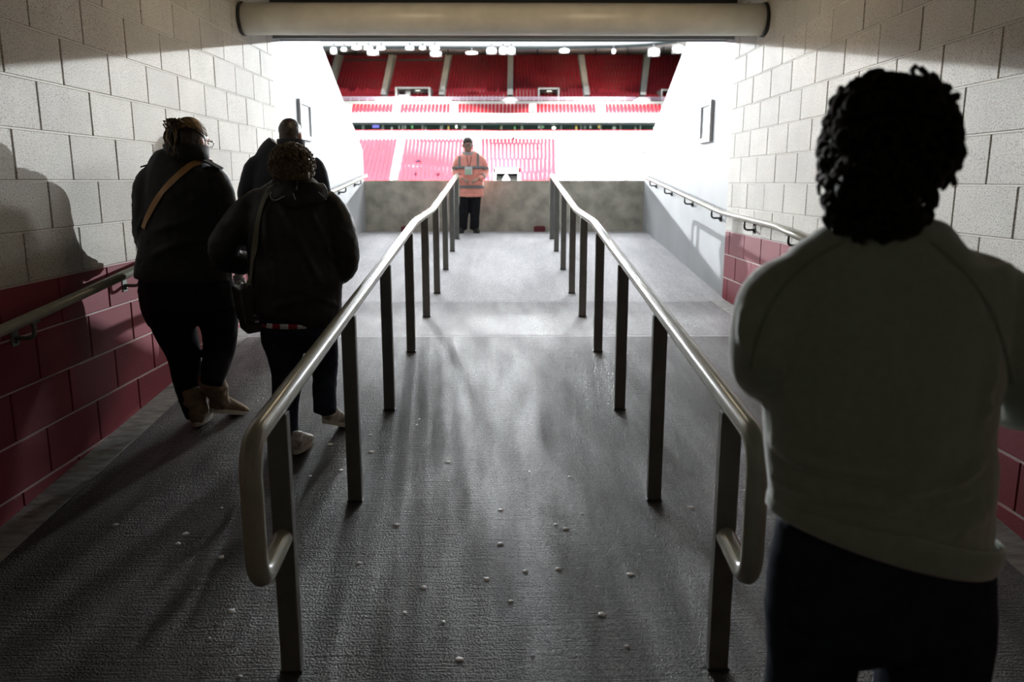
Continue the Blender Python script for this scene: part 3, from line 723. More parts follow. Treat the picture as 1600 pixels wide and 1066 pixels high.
        for k in range(24):
            a = 2 * math.pi * k / 24; yy = L * .49 + L * .53 * -math.cos(a); xx = wid * 1.06 * math.sin(a) * (1 - .22 * max(0, -math.cos(a)) * 0 - .18 * (1 + math.cos(a)) / 2)
            pts.append((xx, yy))
        b = MB(); n = 24
        b.add([(x, y, 0) for x, y in pts] + [(x, y, .024) for x, y in pts], [tuple(range(n)), tuple(range(2 * n - 1, n - 1, -1))] + [(i, (i + 1) % n, n + (i + 1) % n, n + i) for i in range(n)])
        b.v = [tuple(M @ Vector(v)) for v in b.v]; s.part(b, 'sole', mats[1], False, sh)
        if mats[0] == 'trainer_white':
            b = MB()
            for k in range(4):
                yy = L * (.36 + .1 * k); zz = .082 - .011 * k
                b.tube([(-wid * .5, yy, zz), (0, yy + .006, zz + .012), (wid * .5, yy, zz)], .004, 6)
            b.v = [tuple(M @ Vector(v)) for v in b.v]; s.part(b, 'laces', 'sole', True, sh)
        return M
    def ribbon(s, pts, nrm, wid, thick, name, m, parent=None):
        """flat strap along world points with surface normals"""
        n = len(pts); mb = MB(); vs = []; fs = []
        for i in range(n):
            t = (pts[min(i + 1, n - 1)] - pts[max(0, i - 1)]).normalized(); nn = (nrm[i] - t * nrm[i].dot(t)).normalized(); sd = t.cross(nn) * (wid / 2)
            vs += [pts[i] - sd, pts[i] + sd, pts[i] + sd + nn * thick, pts[i] - sd + nn * thick]
        for i in range(n - 1):
            for k in range(4): fs.append((i * 4 + k, i * 4 + (k + 1) % 4, (i + 1) * 4 + (k + 1) % 4, (i + 1) * 4 + k))
        fs += [(3, 2, 1, 0), tuple((n - 1) * 4 + k for k in range(4))]
        mb.add(vs, fs); return s.part(mb, name, m, False, parent)

def bvh(me, off):
    vs = [v.co + off for v in me.vertices]; return BVHTree.FromPolygons(vs, [p.vertices[:] for p in me.polygons])
def surf(tree, pxs, lift=.003, n=5):
    P = cr(pxs, n); pts = []; nr = []
    for p in P:
        d = ray(p[0], p[1]).normalized(); h = tree.ray_cast(EYE, d)
        if h[0] is not None: pts.append(h[0] + h[1] * lift); nr.append(h[1])
    # smooth the hits a little
    for _ in range(2):
        pts = [pts[0]] + [(pts[i - 1] + pts[i] * 2 + pts[i + 1]) / 4 for i in range(1, len(pts) - 1)] + [pts[-1]]
        nr = [nr[0]] + [(nr[i - 1] + nr[i] * 2 + nr[i + 1]).normalized() for i in range(1, len(nr) - 1)] + [nr[-1]]
    return pts, nr

def curls(center, rad, count, r0, turns, thick, rnd, zmin=-.4, face=None, seg=9, lo=0):
    """small spiral locks rooted on an ellipsoid scalp"""
    mb = MB()
    for i in range(count):
        for _ in range(60):
            v = Vector((rnd.gauss(0, 1), rnd.gauss(0, 1), rnd.gauss(0, 1))).normalized()
            if v.z > zmin and not (face and v.y > face[0] and v.z < face[1]): break
        p = Vector((center.x + v.x * rad[0], center.y + v.y * rad[1], center.z + v.z * rad[2]))
        a = v.orthogonal().normalized(); b = v.cross(a); ph = rnd.uniform(0, 6.28); tr = turns * rnd.uniform(.6, 1.2); rr = r0 * rnd.uniform(.6, 1.3)
        drift = (a * rnd.uniform(-1, 1) + b * rnd.uniform(-1, 1) + Vector((0, 0, -.5))) * r0 * 1.6; out = rnd.uniform(.4, 1.1) * r0 * 1.5
        P = []
        for k in range(seg):
            t = k / (seg - 1); an = ph + tr * 2 * math.pi * t
            P.append(p + v * (out * math.sin(t * 2.6)) + drift * t + (a * math.cos(an) + b * math.sin(an)) * rr * (.5 + .5 * t))
        mb.loft(P, [thick * (1 - .5 * abs(2 * k / (seg - 1) - 1) ** 2) for k in range(seg)], 5)
    return mb

# ---- the man in the sweatshirt, close on the right
def man_sweatshirt():
    p = Person('man with dark curly hair in a grey-green sweatshirt, seen from behind close by', 1.40, 1375); Y = p.Y
    tor = [(352, 1328, 1462, .01, .055), (366, 1300, 1492, .005, .07), (385, 1262, 1524, .0, .088), (418, 1214, 1562, 0, .105), (475, 1192, 1586, 0, .122), (560, 1188, 1568, 0, .130), (650, 1194, 1552, 0, .128), (740, 1200, 1549, 0, .126), (810, 1204, 1546, 0, .128), (870, 1206, 1543, .0, .133), (930, 1208, 1540, 0, .133)]
    la = [(1300, 418, 0, .05), (1224, 468, .0, .072), (1200, 520, -.005, .070), (1196, 575, .01, .060), (1222, 590, .10, .053), (1262, 560, .20, .046), (1292, 535, .27, .040)]
    ra = [(1480, 424, 0, .05), (1556, 476, 0, .074), (1590, 540, -.005, .070), (1612, 615, .02, .062), (1580, 625, .11, .055), (1530, 590, .21, .046), (1490, 555, .28, .040)]
    P, R = p.rings(tor); sw = MB(); sw.loft(P, R, 28)
    for L in (la, ra):
        a, r = p.limb(L); sw.loft(a, r, 16)
    me = remesh(sw, .0065, 6)
    bm = bmesh.new(); bm.from_mesh(me)
    hl = p.q(1205, 792, 0); hr = p.q(1538, 880, 0)   # the hem hangs lower on the right
    nrm = Vector((-(hr.z - hl.z), 0, (hr.x - hl.x))).normalized()
    bmesh.ops.bisect_plane(bm, geom=bm.verts[:] + bm.edges[:] + bm.faces[:], plane_co=hl, plane_no=nrm, clear_inner=True)
    bm.to_mesh(me); bm.free(); me.update()
    tree0 = bvh(me, Vector())
    def hit(px, py):
        h = tree0.ray_cast(EYE, ray(px, py).normalized()); return h[0] if h[0] is not None else p.q(px, py, -.1)
    folds = [((1206, 690), (1290, 735), (1430, 750), .012, .010), ((1206, 745), (1300, 775), (1440, 800), .012, .011), ((1212, 715), (1330, 758), (1500, 775), .010, -.008), ((1210, 775), (1320, 815), (1500, 835), .012, .010),
             ((1300, 800), (1420, 828), (1535, 812), .012, .008), ((1540, 720), (1480, 760), (1380, 770), .012, .008), ((1540, 780), (1470, 800), (1400, 795), .010, -.007),
             ((1200, 545), (1225, 600), (1235, 640), .014, .006), ((1168, 430), (1160, 490), (1165, 550), .010, .006), ((1560, 560), (1545, 620), (1540, 660), .014, .006)]
    segs = []
    for a, b, c, wd, am in folds:
        A, B, C = hit(*a), hit(*b), hit(*c); segs.append((A, B, wd, am)); segs.append((B, C, wd, am))
    # raglan seams as shallow grooves
    seams = [[(1318, 378), (1262, 412), (1215, 460), (1186, 520), (1172, 575)], [(1452, 378), (1500, 420), (1545, 480), (1570, 550), (1580, 600)]]
    def fn(co, no):
        d = .006 * wr(co, 7, 1) + .0025 * wr(co, 18, 5) + .0035 * wr(co, 9, 11, (.5, .5, 2.2)) * (1 - np.clip((co[:, 2] - 1.35) / .1, 0, 1))
        for A, B, wd, am in segs: d += am * 1.9 * ridge(co, A, B, wd)
        for L in seams:
            h = [hit(*q) for q in L]
            for A, B in zip(h, h[1:]):
                a = np.array(A); dd = np.array(B) - a; t = np.clip(((co - a) @ dd) / (dd @ dd), 0, 1); qd = np.linalg.norm(co - (a + t[:, None] * dd), axis=1); d -= .0025 * np.exp(-(qd / .006) ** 2)
        return d
    displace(me, fn)
    sm = bvh(me, Vector())
    sw_o = p.fin(me, 'sweatshirt', 'sweatshirt')
    for L in seams:
        pts, nr = surf(sm, L, .0005, 8); p.ribbon(pts, nr, .006, .0015, 'raglan_seam', 'sweatshirt_seam', sw_o)
    # ribbed hem band following the tilted hem
    mb = MB(); n = 40; cx = (hl + hr) / 2; ax = (hr - hl) / 2 + (hr - hl).normalized() * .004; up = nrm
    prof = [(-.001, -.004), (.0035, .0), (.006, .012), (.006, .038), (.003, .05), (-.004, .053), (-.010, .045), (-.010, .0)]
    vs = []
    for k in range(n):
        a = 2 * math.pi * k / n
        for o_, z_ in prof: vs.append(cx + ax * math.cos(a) * (1 + o_ / ax.length) + Vector((0, 1, 0)) * (.136 + o_) * math.sin(a) + up * z_)
    m_ = len(prof); mb.add(vs, [(k * m_ + j, ((k + 1) % n) * m_ + j, ((k + 1) % n) * m_ + (j + 1) % m_, k * m_ + (j + 1) % m_) for k in range(n) for j in range(m_)])
    p.part(mb, 'hem_band', 'sweatshirt', True, sw_o)
    for px in (1392,):      # ribbed collar
        c = p.q(1393, 366, .01); mb = MB(); k = 28; ring = [c + Vector((.066 * math.cos(2 * math.pi * i / k), .062 * math.sin(2 * math.pi * i / k), -.012 * math.sin(2 * math.pi * i / k))) for i in range(k)]
        vs = []; pr = [(0, -.012), (.008, -.004), (.006, .012), (-.003, .012), (-.006, -.004)]
        for i in range(k):
            o_ = (ring[i] - c).normalized()
            for a_, b_ in pr: vs.append(ring[i] + o_ * a_ + Vector((0, 0, b_)))
        mb.add(vs, [(i * 5 + j, ((i + 1) % k) * 5 + j, ((i + 1) % k) * 5 + (j + 1) % 5, i * 5 + (j + 1) % 5) for i in range(k) for j in range(5)])
        p.part(mb, 'collar', 'sweatshirt_seam', True, sw_o)
    # trousers
    fz = F(Y); bx = p.B.x
    hips = [(800, 1214, 1536, 0, .118), (870, 1204, 1541, 0, .128), (940, 1199, 1549, 0, .132), (980, 1200, 1551, .0, .12), (1000, 1204, 1550, 0, .09)]
    P, R = p.rings(hips); tr = MB(); tr.loft(P, R, 26)
    legs = []
    for sx, px in ((-1, 1270), (1, 1458)):
        rr = .086 if sx < 0 else .104
        t = p.q(px, 1000, 0); k = Vector((t.x + sx * .005, Y + .02, fz + .48)); an = Vector((t.x + sx * .01, Y - .01, fz + .09))
        L = [(t + Vector((0, 0, .08)), rr), (t - Vector((0, 0, .06)), rr), (t - Vector((0, 0, .16)), rr * .95), (k + Vector((0, 0, .1)), .076), (k, .072), (k - Vector((0, .01, .2)), .066), (an, .058)]
        legs.append(L); a, r = p.limb(L); tr.loft(a, r, 16)
    me = remesh(tr, .009, 5); displace(me, lambda co, no: .005 * wr(co, 9, 3) + .004 * wr(co, 14, 8, (.6, .6, 1.8))); jn = p.fin(me, 'jeans', 'navy_jeans')
    jt = bvh(me, p.B)
    for sx, px in ((-1, 1278), (1, 1462)):
        t = p.q(px, 1000, 0); p.shoe(Vector((t.x + sx * .012, Y - .09, fz + .0085 * 0)) + Vector((0, 0, F(Y - .09) - fz + .012)), -sx * .12, .29, 0, ('black_leather', 'sole_dark'))
    # body under the clothes
    P, R = p.rings(tor[:-1] + [(930, 1215, 1532, 0, .11)]); p.body.loft(P, [(max(.02, a - .022), max(.02, b - .022)) for a, b in R], 20)
    for L in (la, ra): a, r = p.limb(L); p.body.loft(a, [max(.02, q - .016) for q in r], 12)
    for L in legs: a, r = p.limb(L); p.body.loft(a, [q - .02 for q in r], 12)
    for L, sd in ((la, 1), (ra, -1)):
        e = p.q(*L[-1][:3]); e0 = p.q(*L[-2][:3]); d = (e - e0).normalized(); p.hand(e + d * .02, d, (0, .3, 1), sd, .8)
    hc = p.q(1383, 266, .03); p.head(hc, 0, -.06, .98, p.q(1393, 390, 0)); p.finish_body(.008)
    # curly hair: an undercap and spiral locks
    rnd = random.Random(11); cc = p.q(1386, 232, .02)
    mb = MB(); mb.ell(cc, (.094, .110, .108), nu=24, nv=16); mb.ell(p.q(1368, 300, -.03), (.074, .066, .068), nu=18, nv=12); mb.ell(p.q(1368, 350, -.045), (.046, .035, .030), nu=14, nv=9)
    me = remesh(mb, .009, 3)
    displace(me, lambda co, no: .012 * wr(co, 22, 2) + .007 * wr(co, 45, 9) - .02 * np.clip((co[:, 1] - cc.y - .06) / .05, 0, 1) * np.clip((cc.z - .0 - co[:, 2]) / .05, 0, 1))
    hr_ = p.fin(me, 'hair', 'hair_black')
    mb = curls(cc, (.094, .110, .108), 360, .013, 1.1, .0062, rnd, -.3, (.55, .25))
    m2 = curls(p.q(1368, 302, -.035), (.074, .068, .066), 150, .013, 1.0, .006, rnd, -.85, (.0, 1.2)); mb.add(m2.v, m2.f)
    m3 = curls(p.q(1390, 165, .02), (.075, .085, .040), 90, .016, 1.0, .0058, rnd, .0); mb.add(m3.v, m3.f)
    m4 = curls(p.q(1368, 352, -.05), (.044, .034, .026), 45, .010, .8, .0055, rnd, -.9, (.2, 1.2)); mb.add(m4.v, m4.f)
    p.part(mb, 'curls', 'hair_black', True, hr_)
man_sweatshirt()

def gar(p, rings, limbs, voxel, mname, name, amp, seed, folds=(), sm=5, segs=22):
    """garment: torso loft and limb lofts fused to one cloth surface with folds"""
    mb = MB()
    if rings: P, R = p.rings(rings); mb.loft(P, R, segs)
    for L in limbs: a, r = p.limb(L); mb.loft(a, r, 14)
    me = remesh(mb, voxel, sm); t0 = bvh(me, Vector()); S_ = []
    for pts, wd, am in folds:
        h = []
        for q in pts:
            c = t0.ray_cast(EYE, ray(*q).normalized())
            if c[0] is not None: h.append(c[0])
        S_ += [(A, B, wd, am) for A, B in zip(h, h[1:]) if (A - B).length > .005]
    def fn(co, no):
        d = amp * wr(co, 7, seed) + amp * 1.1 * (.25 - np.abs(wr(co, 8, seed + 3, (1, 1, .55)))) + amp * .6 * (.25 - np.abs(wr(co, 19, seed + 9, (.8, .8, 1.1))))
        for A, B, wd, am in S_: d += 1.6 * am * ridge(co, A, B, wd)
        return d
    displace(me, fn); tree = bvh(me, Vector()); return p.fin(me, name, mname), tree
def under(p, rings, arms, legs, shrink=.025):
    P, R = p.rings(rings); p.body.loft(P, [(max(.03, a - shrink), max(.03, b - shrink)) for a, b in R], 18)
    for L in arms: a, r = p.limb(L); p.body.loft(a, [max(.02, q - .02) for q in r], 12)
    for L in legs: a, r = p.limb(L); p.body.loft(a, [max(.02, q - .018) for q in r], 12)
def band_ring(p, c, rx, ry, h, th, name, m, parent=None, tilt=0, a0=0, a1=6.2832, n=36, flare=0):
    """upright cloth band (collar, cuff, belt, reflective strip) around centre c, between two angles"""
    mb = MB(); pr = [(0, -h / 2), (th, -h / 2), (th + flare, h / 2), (flare, h / 2)]; vs = []; full = abs(a1 - a0 - 6.2832) < 1e-3
    k = n if full else n + 1
    for i in range(k):
        a = a0 + (a1 - a0) * i / n; dr = Vector((math.cos(a), math.sin(a), 0)); o_ = Vector((rx * math.cos(a), ry * math.sin(a), tilt * math.sin(a)))
        for u, v in pr: vs.append(c + o_ + dr * u + Vector((0, 0, v)))
    fs = [(i * 4 + j, ((i + 1) % k) * 4 + j, ((i + 1) % k) * 4 + (j + 1) % 4, i * 4 + (j + 1) % 4) for i in range(k if full else k - 1) for j in range(4)]
    if not full: fs += [(0, 1, 2, 3), tuple((k - 1) * 4 + j for j in (3, 2, 1, 0))]
    mb.add(vs, fs); return p.part(mb, name, m, True, parent)

# ---- the taller woman by the left wall
def woman_coat():
    p = Person('woman with a tied-back ponytail and tan cross-body strap walking beside the left wall', 4.45, 305); Y = p.Y
    tor = [(240, 272, 320, .0, .06), (250, 252, 332, 0, .09), (264, 232, 345, 0, .115), (300, 222, 350, 0, .13), (345, 222, 350, 0, .135), (385, 218, 352, 0, .14), (415, 213, 360, 0, .155), (437, 211, 364, 0, .16)]
    la = [(250, 268, 0, .06), (232, 285, 0, .074), (226, 330, -.01, .068), (226, 372, .02, .060), (240, 392, .14, .052), (262, 385, .26, .044)]
    ra = [(326, 268, 0, .06), (340, 288, 0, .070), (352, 325, 0, .062), (366, 368, .03, .056), (376, 398, .12, .048), (381, 416, .20, .040)]
    ct, tree = gar(p, tor, (la, ra), .010, 'black_coat', 'coat', .010, 4, [([(250, 300), (290, 320), (330, 300)], .02, .012), ([(240, 360), (280, 350), (320, 335)], .02, .010), ([(235, 400), (280, 380), (330, 372)], .022, .012), ([(300, 290), (335, 300)], .015, .010), ([(225, 330), (215, 370)], .014, .008), ([(220, 410), (290, 405), (350, 415)], .012, -.008)])
    c = p.q(292, 241, .0); band_ring(p, c, .098, .088, .085, .010, 'collar', 'black_coat', ct, -.012, math.pi * .62, math.pi * 2.38, 32, .012)
    for (x0, y0), (x1, y1) in (((262, 256), (223, 266)), ((320, 256), (346, 270))):      # shoulder tabs
        a, b = p.q(x0, y0, -.02), p.q(x1, y1, -.02); p.ribbon([a.lerp(b, t) + Vector((0, 0, .016)) for t in (0, .33, .66, 1)], [Vector((0, -.15, 1))] * 4, .05, .008, 'shoulder_tab', 'black_coat', ct)
    pts, nr = surf(tree, [(312, 253), (300, 258), (284, 270), (264, 289), (246, 312), (232, 338), (225, 357)], .004, 6)
    f0 = pts[0]; pre = [f0 + Vector((-.02, .26, -.16)), f0 + Vector((0, .20, -.04)), f0 + Vector((.005, .12, .012)), f0 + Vector((.004, .05, .014))]
    pts = pre + pts; nr = [Vector((0, 1, .3)), Vector((0, .8, .6)), Vector((0, .2, 1)), Vector((0, -.3, 1))] + nr
    p.ribbon(pts, nr, .032, .004, 'bag_strap', 'tan_leather')
    hips = [(425, 219, 356, 0, .14), (450, 216, 366, 0, .15), (478, 222, 370, 0, .15), (500, 232, 370, 0, .12)]
    hl = onfloor(306, 664); hr = onfloor(330, 652)
    ll = [(262, 470, 0, .125), (272, 510, .0, .118), (287, 555, .03, .096), (292, 595, .03, .080), (301, 635, .0, .062), (306, 652, -.01, .056)]
    rl = [(338, 470, 0, .125), (342, 505, .03, .108), (343, 545, .06, .090), (335, 580, -.02, .074), (330, 600, -.07, .060)]
    gar(p, hips, (ll, rl), .010, 'black_trousers', 'trousers', .006, 9, [([(235, 470), (280, 490)], .02, .008), ([(330, 540), (365, 535)], .014, .008)])
    under(p, tor[:-1] + [(445, 218, 362, 0, .14), (490, 232, 362, 0, .12)], (la, ra), (ll, rl))
    e = p.q(*ra[-1][:3]); d = (e - p.q(*ra[-2][:3])).normalized(); p.hand(e + d * .02, (.25, .6, -.3), (.6, -.5, .4), -1, .8)
    band_ring(p, e + d * .012, .036, .036, .022, .006, 'wristwatch', 'steel')
    e = p.q(*la[-1][:3]); d = (e - p.q(*la[-2][:3])).normalized(); p.hand(e + d * .02, d, (0, .3, 1), 1, .8)
    hc = p.q(301, 223, .02); p.head(hc, -.42, -.12, .96, p.q(296, 252, 0)); p.finish_body(.009, 'skin_pale')
    # boots: turned-down suede, the right one with its heel lifted
    for (top, ank, hp, yw, lf, nm) in ((p.q(302, 608, .01), p.q(307, 652, -.02), onfloor(309, 668), .1, 0, 0), (p.q(329, 592, -.04), p.q(334, 636, -.08), onfloor(331, 662), -.55, .30, 1)):
        M = p.shoe(hp + Vector((0, -.02, .012)), yw, .27, lf, ('suede', 'sole'), 'boot', .10, .050)
        bt = p.root.children[-1]
        a = M @ Vector((0, .05, .07)); b = MB(); ax = top - a
        b.loft([a - ax * .12, a + ax * .15, a + ax * .5, a + ax * .8, a + ax], [.056, .058, .066, .074, .072], 18); me = remesh(b, .008, 3)
        displace(me, lambda co, no: .010 * wr(co, 15, 3, (.6, .6, 1.6)) + .005 * wr(co, 32, 6)); p.fin(me, 'boot_shaft', 'suede', True)
    # hair: cap, bun tie and hanging ponytail made of locks
    rnd = random.Random(4); H = p.HM
    mb = MB(); mb.ell((0, -.022, .035), (.083, .100, .098), nu=20, nv=14); mb.ell((0, -.055, -.02), (.072, .060, .07)); mb.v = [tuple(H @ Vector(v)) for v in mb.v]
    me = remesh(mb, .009, 3); displace(me, lambda co, no: .005 * wr(co, 30, 2, (1, 1, .4)) + .003 * wr(co, 60, 5)); hr_ = p.fin(me, 'hair', 'hair_dark')
    mb = MB(); mt = MB()
    root = p.q(283, 192, -.045)
    for i in range(150):
        o = Vector((rnd.gauss(0, .011), rnd.gauss(0, .012), rnd.gauss(0, .01))); e = p.q(273 + rnd.gauss(0, 4.5), 243 + rnd.uniform(-6, 3), -.08 + rnd.gauss(0, .012))
        m_ = p.q(268 + rnd.gauss(0, 4), 190 + rnd.uniform(-2, 8), -.085 + rnd.gauss(0, .01)); k = p.q(267 + rnd.gauss(0, 4.5), 215, -.09 + rnd.gauss(0, .012))
        Pp = [Vector(v) for v in cr([tuple(root + o), tuple(m_ + Vector((.006, 0, .006))), tuple(m_), tuple(k), tuple(e)], 4)]
        (mb if rnd.random() < .55 else mt).loft(Pp, [.0038 * (1 - .6 * (j / (len(Pp) - 1)) ** 3) for j in range(len(Pp))], 5)
    p.part(mb, 'ponytail', 'hair_blonde', True, hr_); p.part(mt, 'ponytail', 'hair_dark', True, hr_)
    mb = MB()
    for i in range(170):      # combed-back strands over the crown
        a = rnd.uniform(-1.6, 1.6); th0 = rnd.uniform(.1, .75); P_ = []
        for k in range(6):
            th = th0 + (-1.25 - th0) * k / 5; P_.append(tuple(H @ Vector((.086 * math.sin(a * (1 - .1 * k)) * math.cos(th), -.022 + .102 * math.sin(th), .035 + .1005 * math.cos(a * (1 - .1 * k)) * math.cos(th)))))
        mb.loft([Vector(v) for v in cr(P_ + [tuple(root)], 3)], [.0028] * 19, 5)
    p.part(mb, 'combed_strands', 'hair_blonde', True, hr_)
    c = root; band_ring(p, c + Vector((-.004, -.01, 0)), .020, .020, .014, .007, 'hair_tie', 'scarf_white', hr_, 0)
    # glasses
    g = MB(); g.tube([H @ Vector(v) for v in ((.082, -.01, .012), (.078, .06, .014), (.066, .098, .012))], .0022, 6); g.tube([H @ Vector(v) for v in ((-.082, -.01, .012), (-.078, .06, .014), (-.066, .098, .012))], .0022, 6)
    for sx in (-1, 1): g.tube([H @ Vector((sx * .034 + .026 * math.cos(a), .104 - .006 * abs(math.cos(a)), .008 + .018 * math.sin(a))) for a in np.linspace(0, 6.28, 17)], .002, 5)
    p.part(g, 'glasses', 'eye_dark', True)
woman_coat()

# ---- the shorter woman next to the railing
def woman_shell():
    p = Person('short woman with wavy brown hair in a black hooded jacket walking beside the left railing', 4.20, 462); Y = p.Y
    tor = [(280, 432, 492, .02, .07), (294, 414, 506, 0, .10), (315, 394, 524, 0, .13), (350, 384, 530, 0, .15), (400, 386, 532, 0, .155), (440, 389, 534, 0, .16), (478, 390, 535, 0, .165), (494, 394, 530, 0, .16), (501, 402, 520, 0, .13)]
    la = [(412, 312, 0, .065), (388, 330, 0, .082), (362, 365, -.01, .084), (349, 395, 0, .078), (366, 408, .05, .068), (388, 412, .12, .056), (400, 418, .20, .046)]
    ra = [(504, 312, 0, .065), (522, 335, 0, .080), (534, 375, -.01, .080), (538, 412, .02, .074), (526, 428, .12, .064), (508, 420, .24, .050)]
    jk, tree = gar(p, tor, (la, ra), .010, 'black_shell', 'jacket', .011, 21, [([(415, 320), (425, 400), (440, 470)], .02, .014), ([(440, 320), (475, 390), (500, 440)], .018, .014), ([(480, 325), (505, 370), (515, 400)], .016, .012), ([(400, 350), (410, 430)], .016, -.010), ([(425, 480), (470, 470), (520, 455)], .018, .012),
        ([(455, 450), (490, 460), (528, 480)], .014, .010), ([(345, 350), (372, 372)], .014, .010), ([(335, 375), (368, 392)], .014, .010), ([(520, 350), (548, 372)], .013, .010), ([(518, 380), (552, 400)], .013, .012), ([(520, 400), (550, 425)], .012, .010)])
    mb = MB(); P = [p.q(420, 304, -.06), p.q(438, 304, -.115), p.q(464, 306, -.135), p.q(490, 303, -.115), p.q(507, 300, -.05)]; A = cr([tuple(v) for v in P], 5)
    mb.loft([Vector(a) for a in A], [(.048 + .018 * math.sin(math.pi * i / (len(A) - 1)), .030) for i in range(len(A))], 14, xref=Vector((0, 0, 1)))
    mb.loft([p.q(464, 300, .03), p.q(464, 284, .0)], [(.115, .11), (.100, .095)], 20)
    me = remesh(mb, .009, 4); displace(me, lambda co, no: .010 * wr(co, 13, 4) + .005 * wr(co, 30, 8)); hd = p.fin(me, 'hood', 'black_shell', True, jk); ht = bvh(me, p.B)
    for L in ([(464, 276), (465, 286), (463, 297)], [(424, 300), (423, 308), (430, 313), (445, 306)], [(458, 302), (462, 312)], [(497, 300), (510, 312)]):
        pts, nr = surf(ht, L, .001, 5)
        if len(pts) > 3: p.ribbon(pts, nr, .006, .002, 'piping', 'piping', hd)
    # striped hem of the shirt below the jacket
    sh = None; c = (p.q(404, 503, 0) + p.q(520, 503, 0)) / 2; rx = (p.q(520, 503, 0) - p.q(404, 503, 0)).x / 2
    for i in range(10):
        a = math.pi * (1.12 + i * .076); b = a + math.pi * .076
        band_ring(p, c, rx * .93, .142, .026, .006, 'hem_stripe', 'scarf_white' if i % 2 == 0 else 'scarf_red', jk, 0, a, b, 5)
    hips = [(482, 398, 526, 0, .14), (505, 405, 525, 0, .145), (525, 408, 527, 0, .13), (540, 412, 527, 0, .10)]
    ll = [(441, 520, 0, .112), (446, 560, .02, .094), (448, 600, .03, .082), (446, 645, .0, .072), (450, 692, -.02, .066)]
    rl = [(495, 520, 0, .108), (506, 560, .04, .080), (508, 590, .02, .066), (507, 620, -.06, .064), (507, 644, -.10, .062)]
    gar(p, hips, (ll, rl), .010, 'navy_jeans', 'trousers', .007, 14, [([(425, 540), (465, 550)], .014, .008), ([(492, 575), (526, 570)], .012, .010), ([(490, 600), (522, 610)], .012, .009)])
    under(p, tor[:-1] + [(520, 410, 522, 0, .12)], (la, ra), (ll, rl))
    for L, sd in ((la, 1), (ra, -1)):
        e = p.q(*L[-1][:3]); d = (e - p.q(*L[-2][:3])).normalized(); p.hand(e + d * .02, d, (0, .2, 1), sd, .9, .95)
    hc = p.q(458, 263, .02); p.head(hc, -.1, -.14, .98, p.q(462, 298, .0)); p.finish_body(.009, 'skin_pale')
    p.shoe(onfloor(462, 716) + Vector((0, 0, .012)), -.05, .26, .05); p.shoe(onfloor(505, 684) + Vector((.0, -.02, .012)), -.5, .26, .38)
    rnd = random.Random(8); cc = p.q(456, 256, .0)
    mb = MB(); mb.ell(cc, (.104, .112, .098), nu=22, nv=14); mb.ell(p.q(457, 272, -.03), (.098, .075, .055)); me = remesh(mb, .009, 3)
    displace(me, lambda co, no: .012 * wr(co, 20, 2, (1, 1, .6)) + .006 * wr(co, 45, 9)); hr_ = p.fin(me, 'hair', 'hair_brown')
    mb = curls(cc, (.104, .112, .098), 900, .011, .45, .0030, rnd, -.65, (.5, .3)); p.part(mb, 'locks', 'hair_brown', True, hr_)
    # ---- her shoulder bag hangs at the left hip
    bo = p.q(391, 512, .02); bag = empty('shoulder_bag', bo, 'dark leather shoulder bag on an olive strap at the short woman\'s left hip', 'bag')
    Bm = lambda mb, n, m, par=None, sm=False, bv=.006: (setattr(mb, 'v', [tuple(Vector(v) - bo) for v in mb.v]), mb.build(n, m, par or bag, sm, bv))[1]
    a, b = p.q(375, 517, .0), p.q(406, 447, .0); cx_ = (a + b) / 2; R_ = Matrix.Rotation(.5, 3, 'Z') @ Matrix.Rotation(-.10, 3, 'Y')
    mb = MB(); mb.box(cx_, (.105, .20, .235), R_); Bm(mb, 'bag_body', 'black_leather', bv=.016)
    mb = MB(); mb.box(cx_ + R_ @ Vector((0, -.004, .03)), (.118, .212, .185), R_); fl = Bm(mb, 'flap', 'black_leather', bv=.012)
    for z_ in (-.02, -.055):
        mb = MB(); mb.box(cx_ + R_ @ Vector((.005, -.112, z_)), (.024, .008, .014), R_); Bm(mb, 'buckle', 'steel', fl, bv=.002)
    for q in (-1, 1):
        rg = cx_ + R_ @ Vector((0, q * .09, .125)); mb = MB(); mb.tube([rg + Vector((.014 * math.cos(t), 0, .014 * math.sin(t))) for t in np.linspace(0, 6.28, 13)], .003, 6); Bm(mb, 'strap_ring', 'steel', None, True, 0)
    pts, nr = surf(tree, [(434, 289), (421, 300), (411, 322), (404, 350), (399, 385), (396, 412), (394, 432)], .006, 6)
    t0_, t1_ = pts[0], pts[-1]
    pts = [t0_ + Vector((0, .22, -.12)), t0_ + Vector((0, .14, .0)), t0_ + Vector((0, .06, .016))] + pts + [cx_ + R_ @ Vector((0, -.09, .14))]
    nr = [Vector((0, 1, .2)), Vector((0, .6, .8)), Vector((0, 0, 1))] + nr + [Vector((-.3, -1, 0))]
    keep = p.B, p.root; p.B, p.root = bo, bag; p.ribbon(pts, nr, .030, .004, 'strap', 'olive_web'); p.B, p.root = keep
woman_shell()

# crumpled carrier bag between the two women
cb = at(374, 455, 4.62); mb = MB(); mb.ell((0, 0, 0), (.05, .06, .075), nu=28, nv=20); mb.ell((0, 0, .06), (.025, .03, .05), nu=20, nv=12); me = remesh(mb, .005, 1)
displace(me, lambda co, no: .016 * np.abs(wr(co, 24, 2)) + .010 * np.abs(wr(co, 50, 7)))
tag(link('carrier_bag', me, 'plastic_film', None, False, cb), 'small crumpled grey carrier bag held between the two women', 'bag')

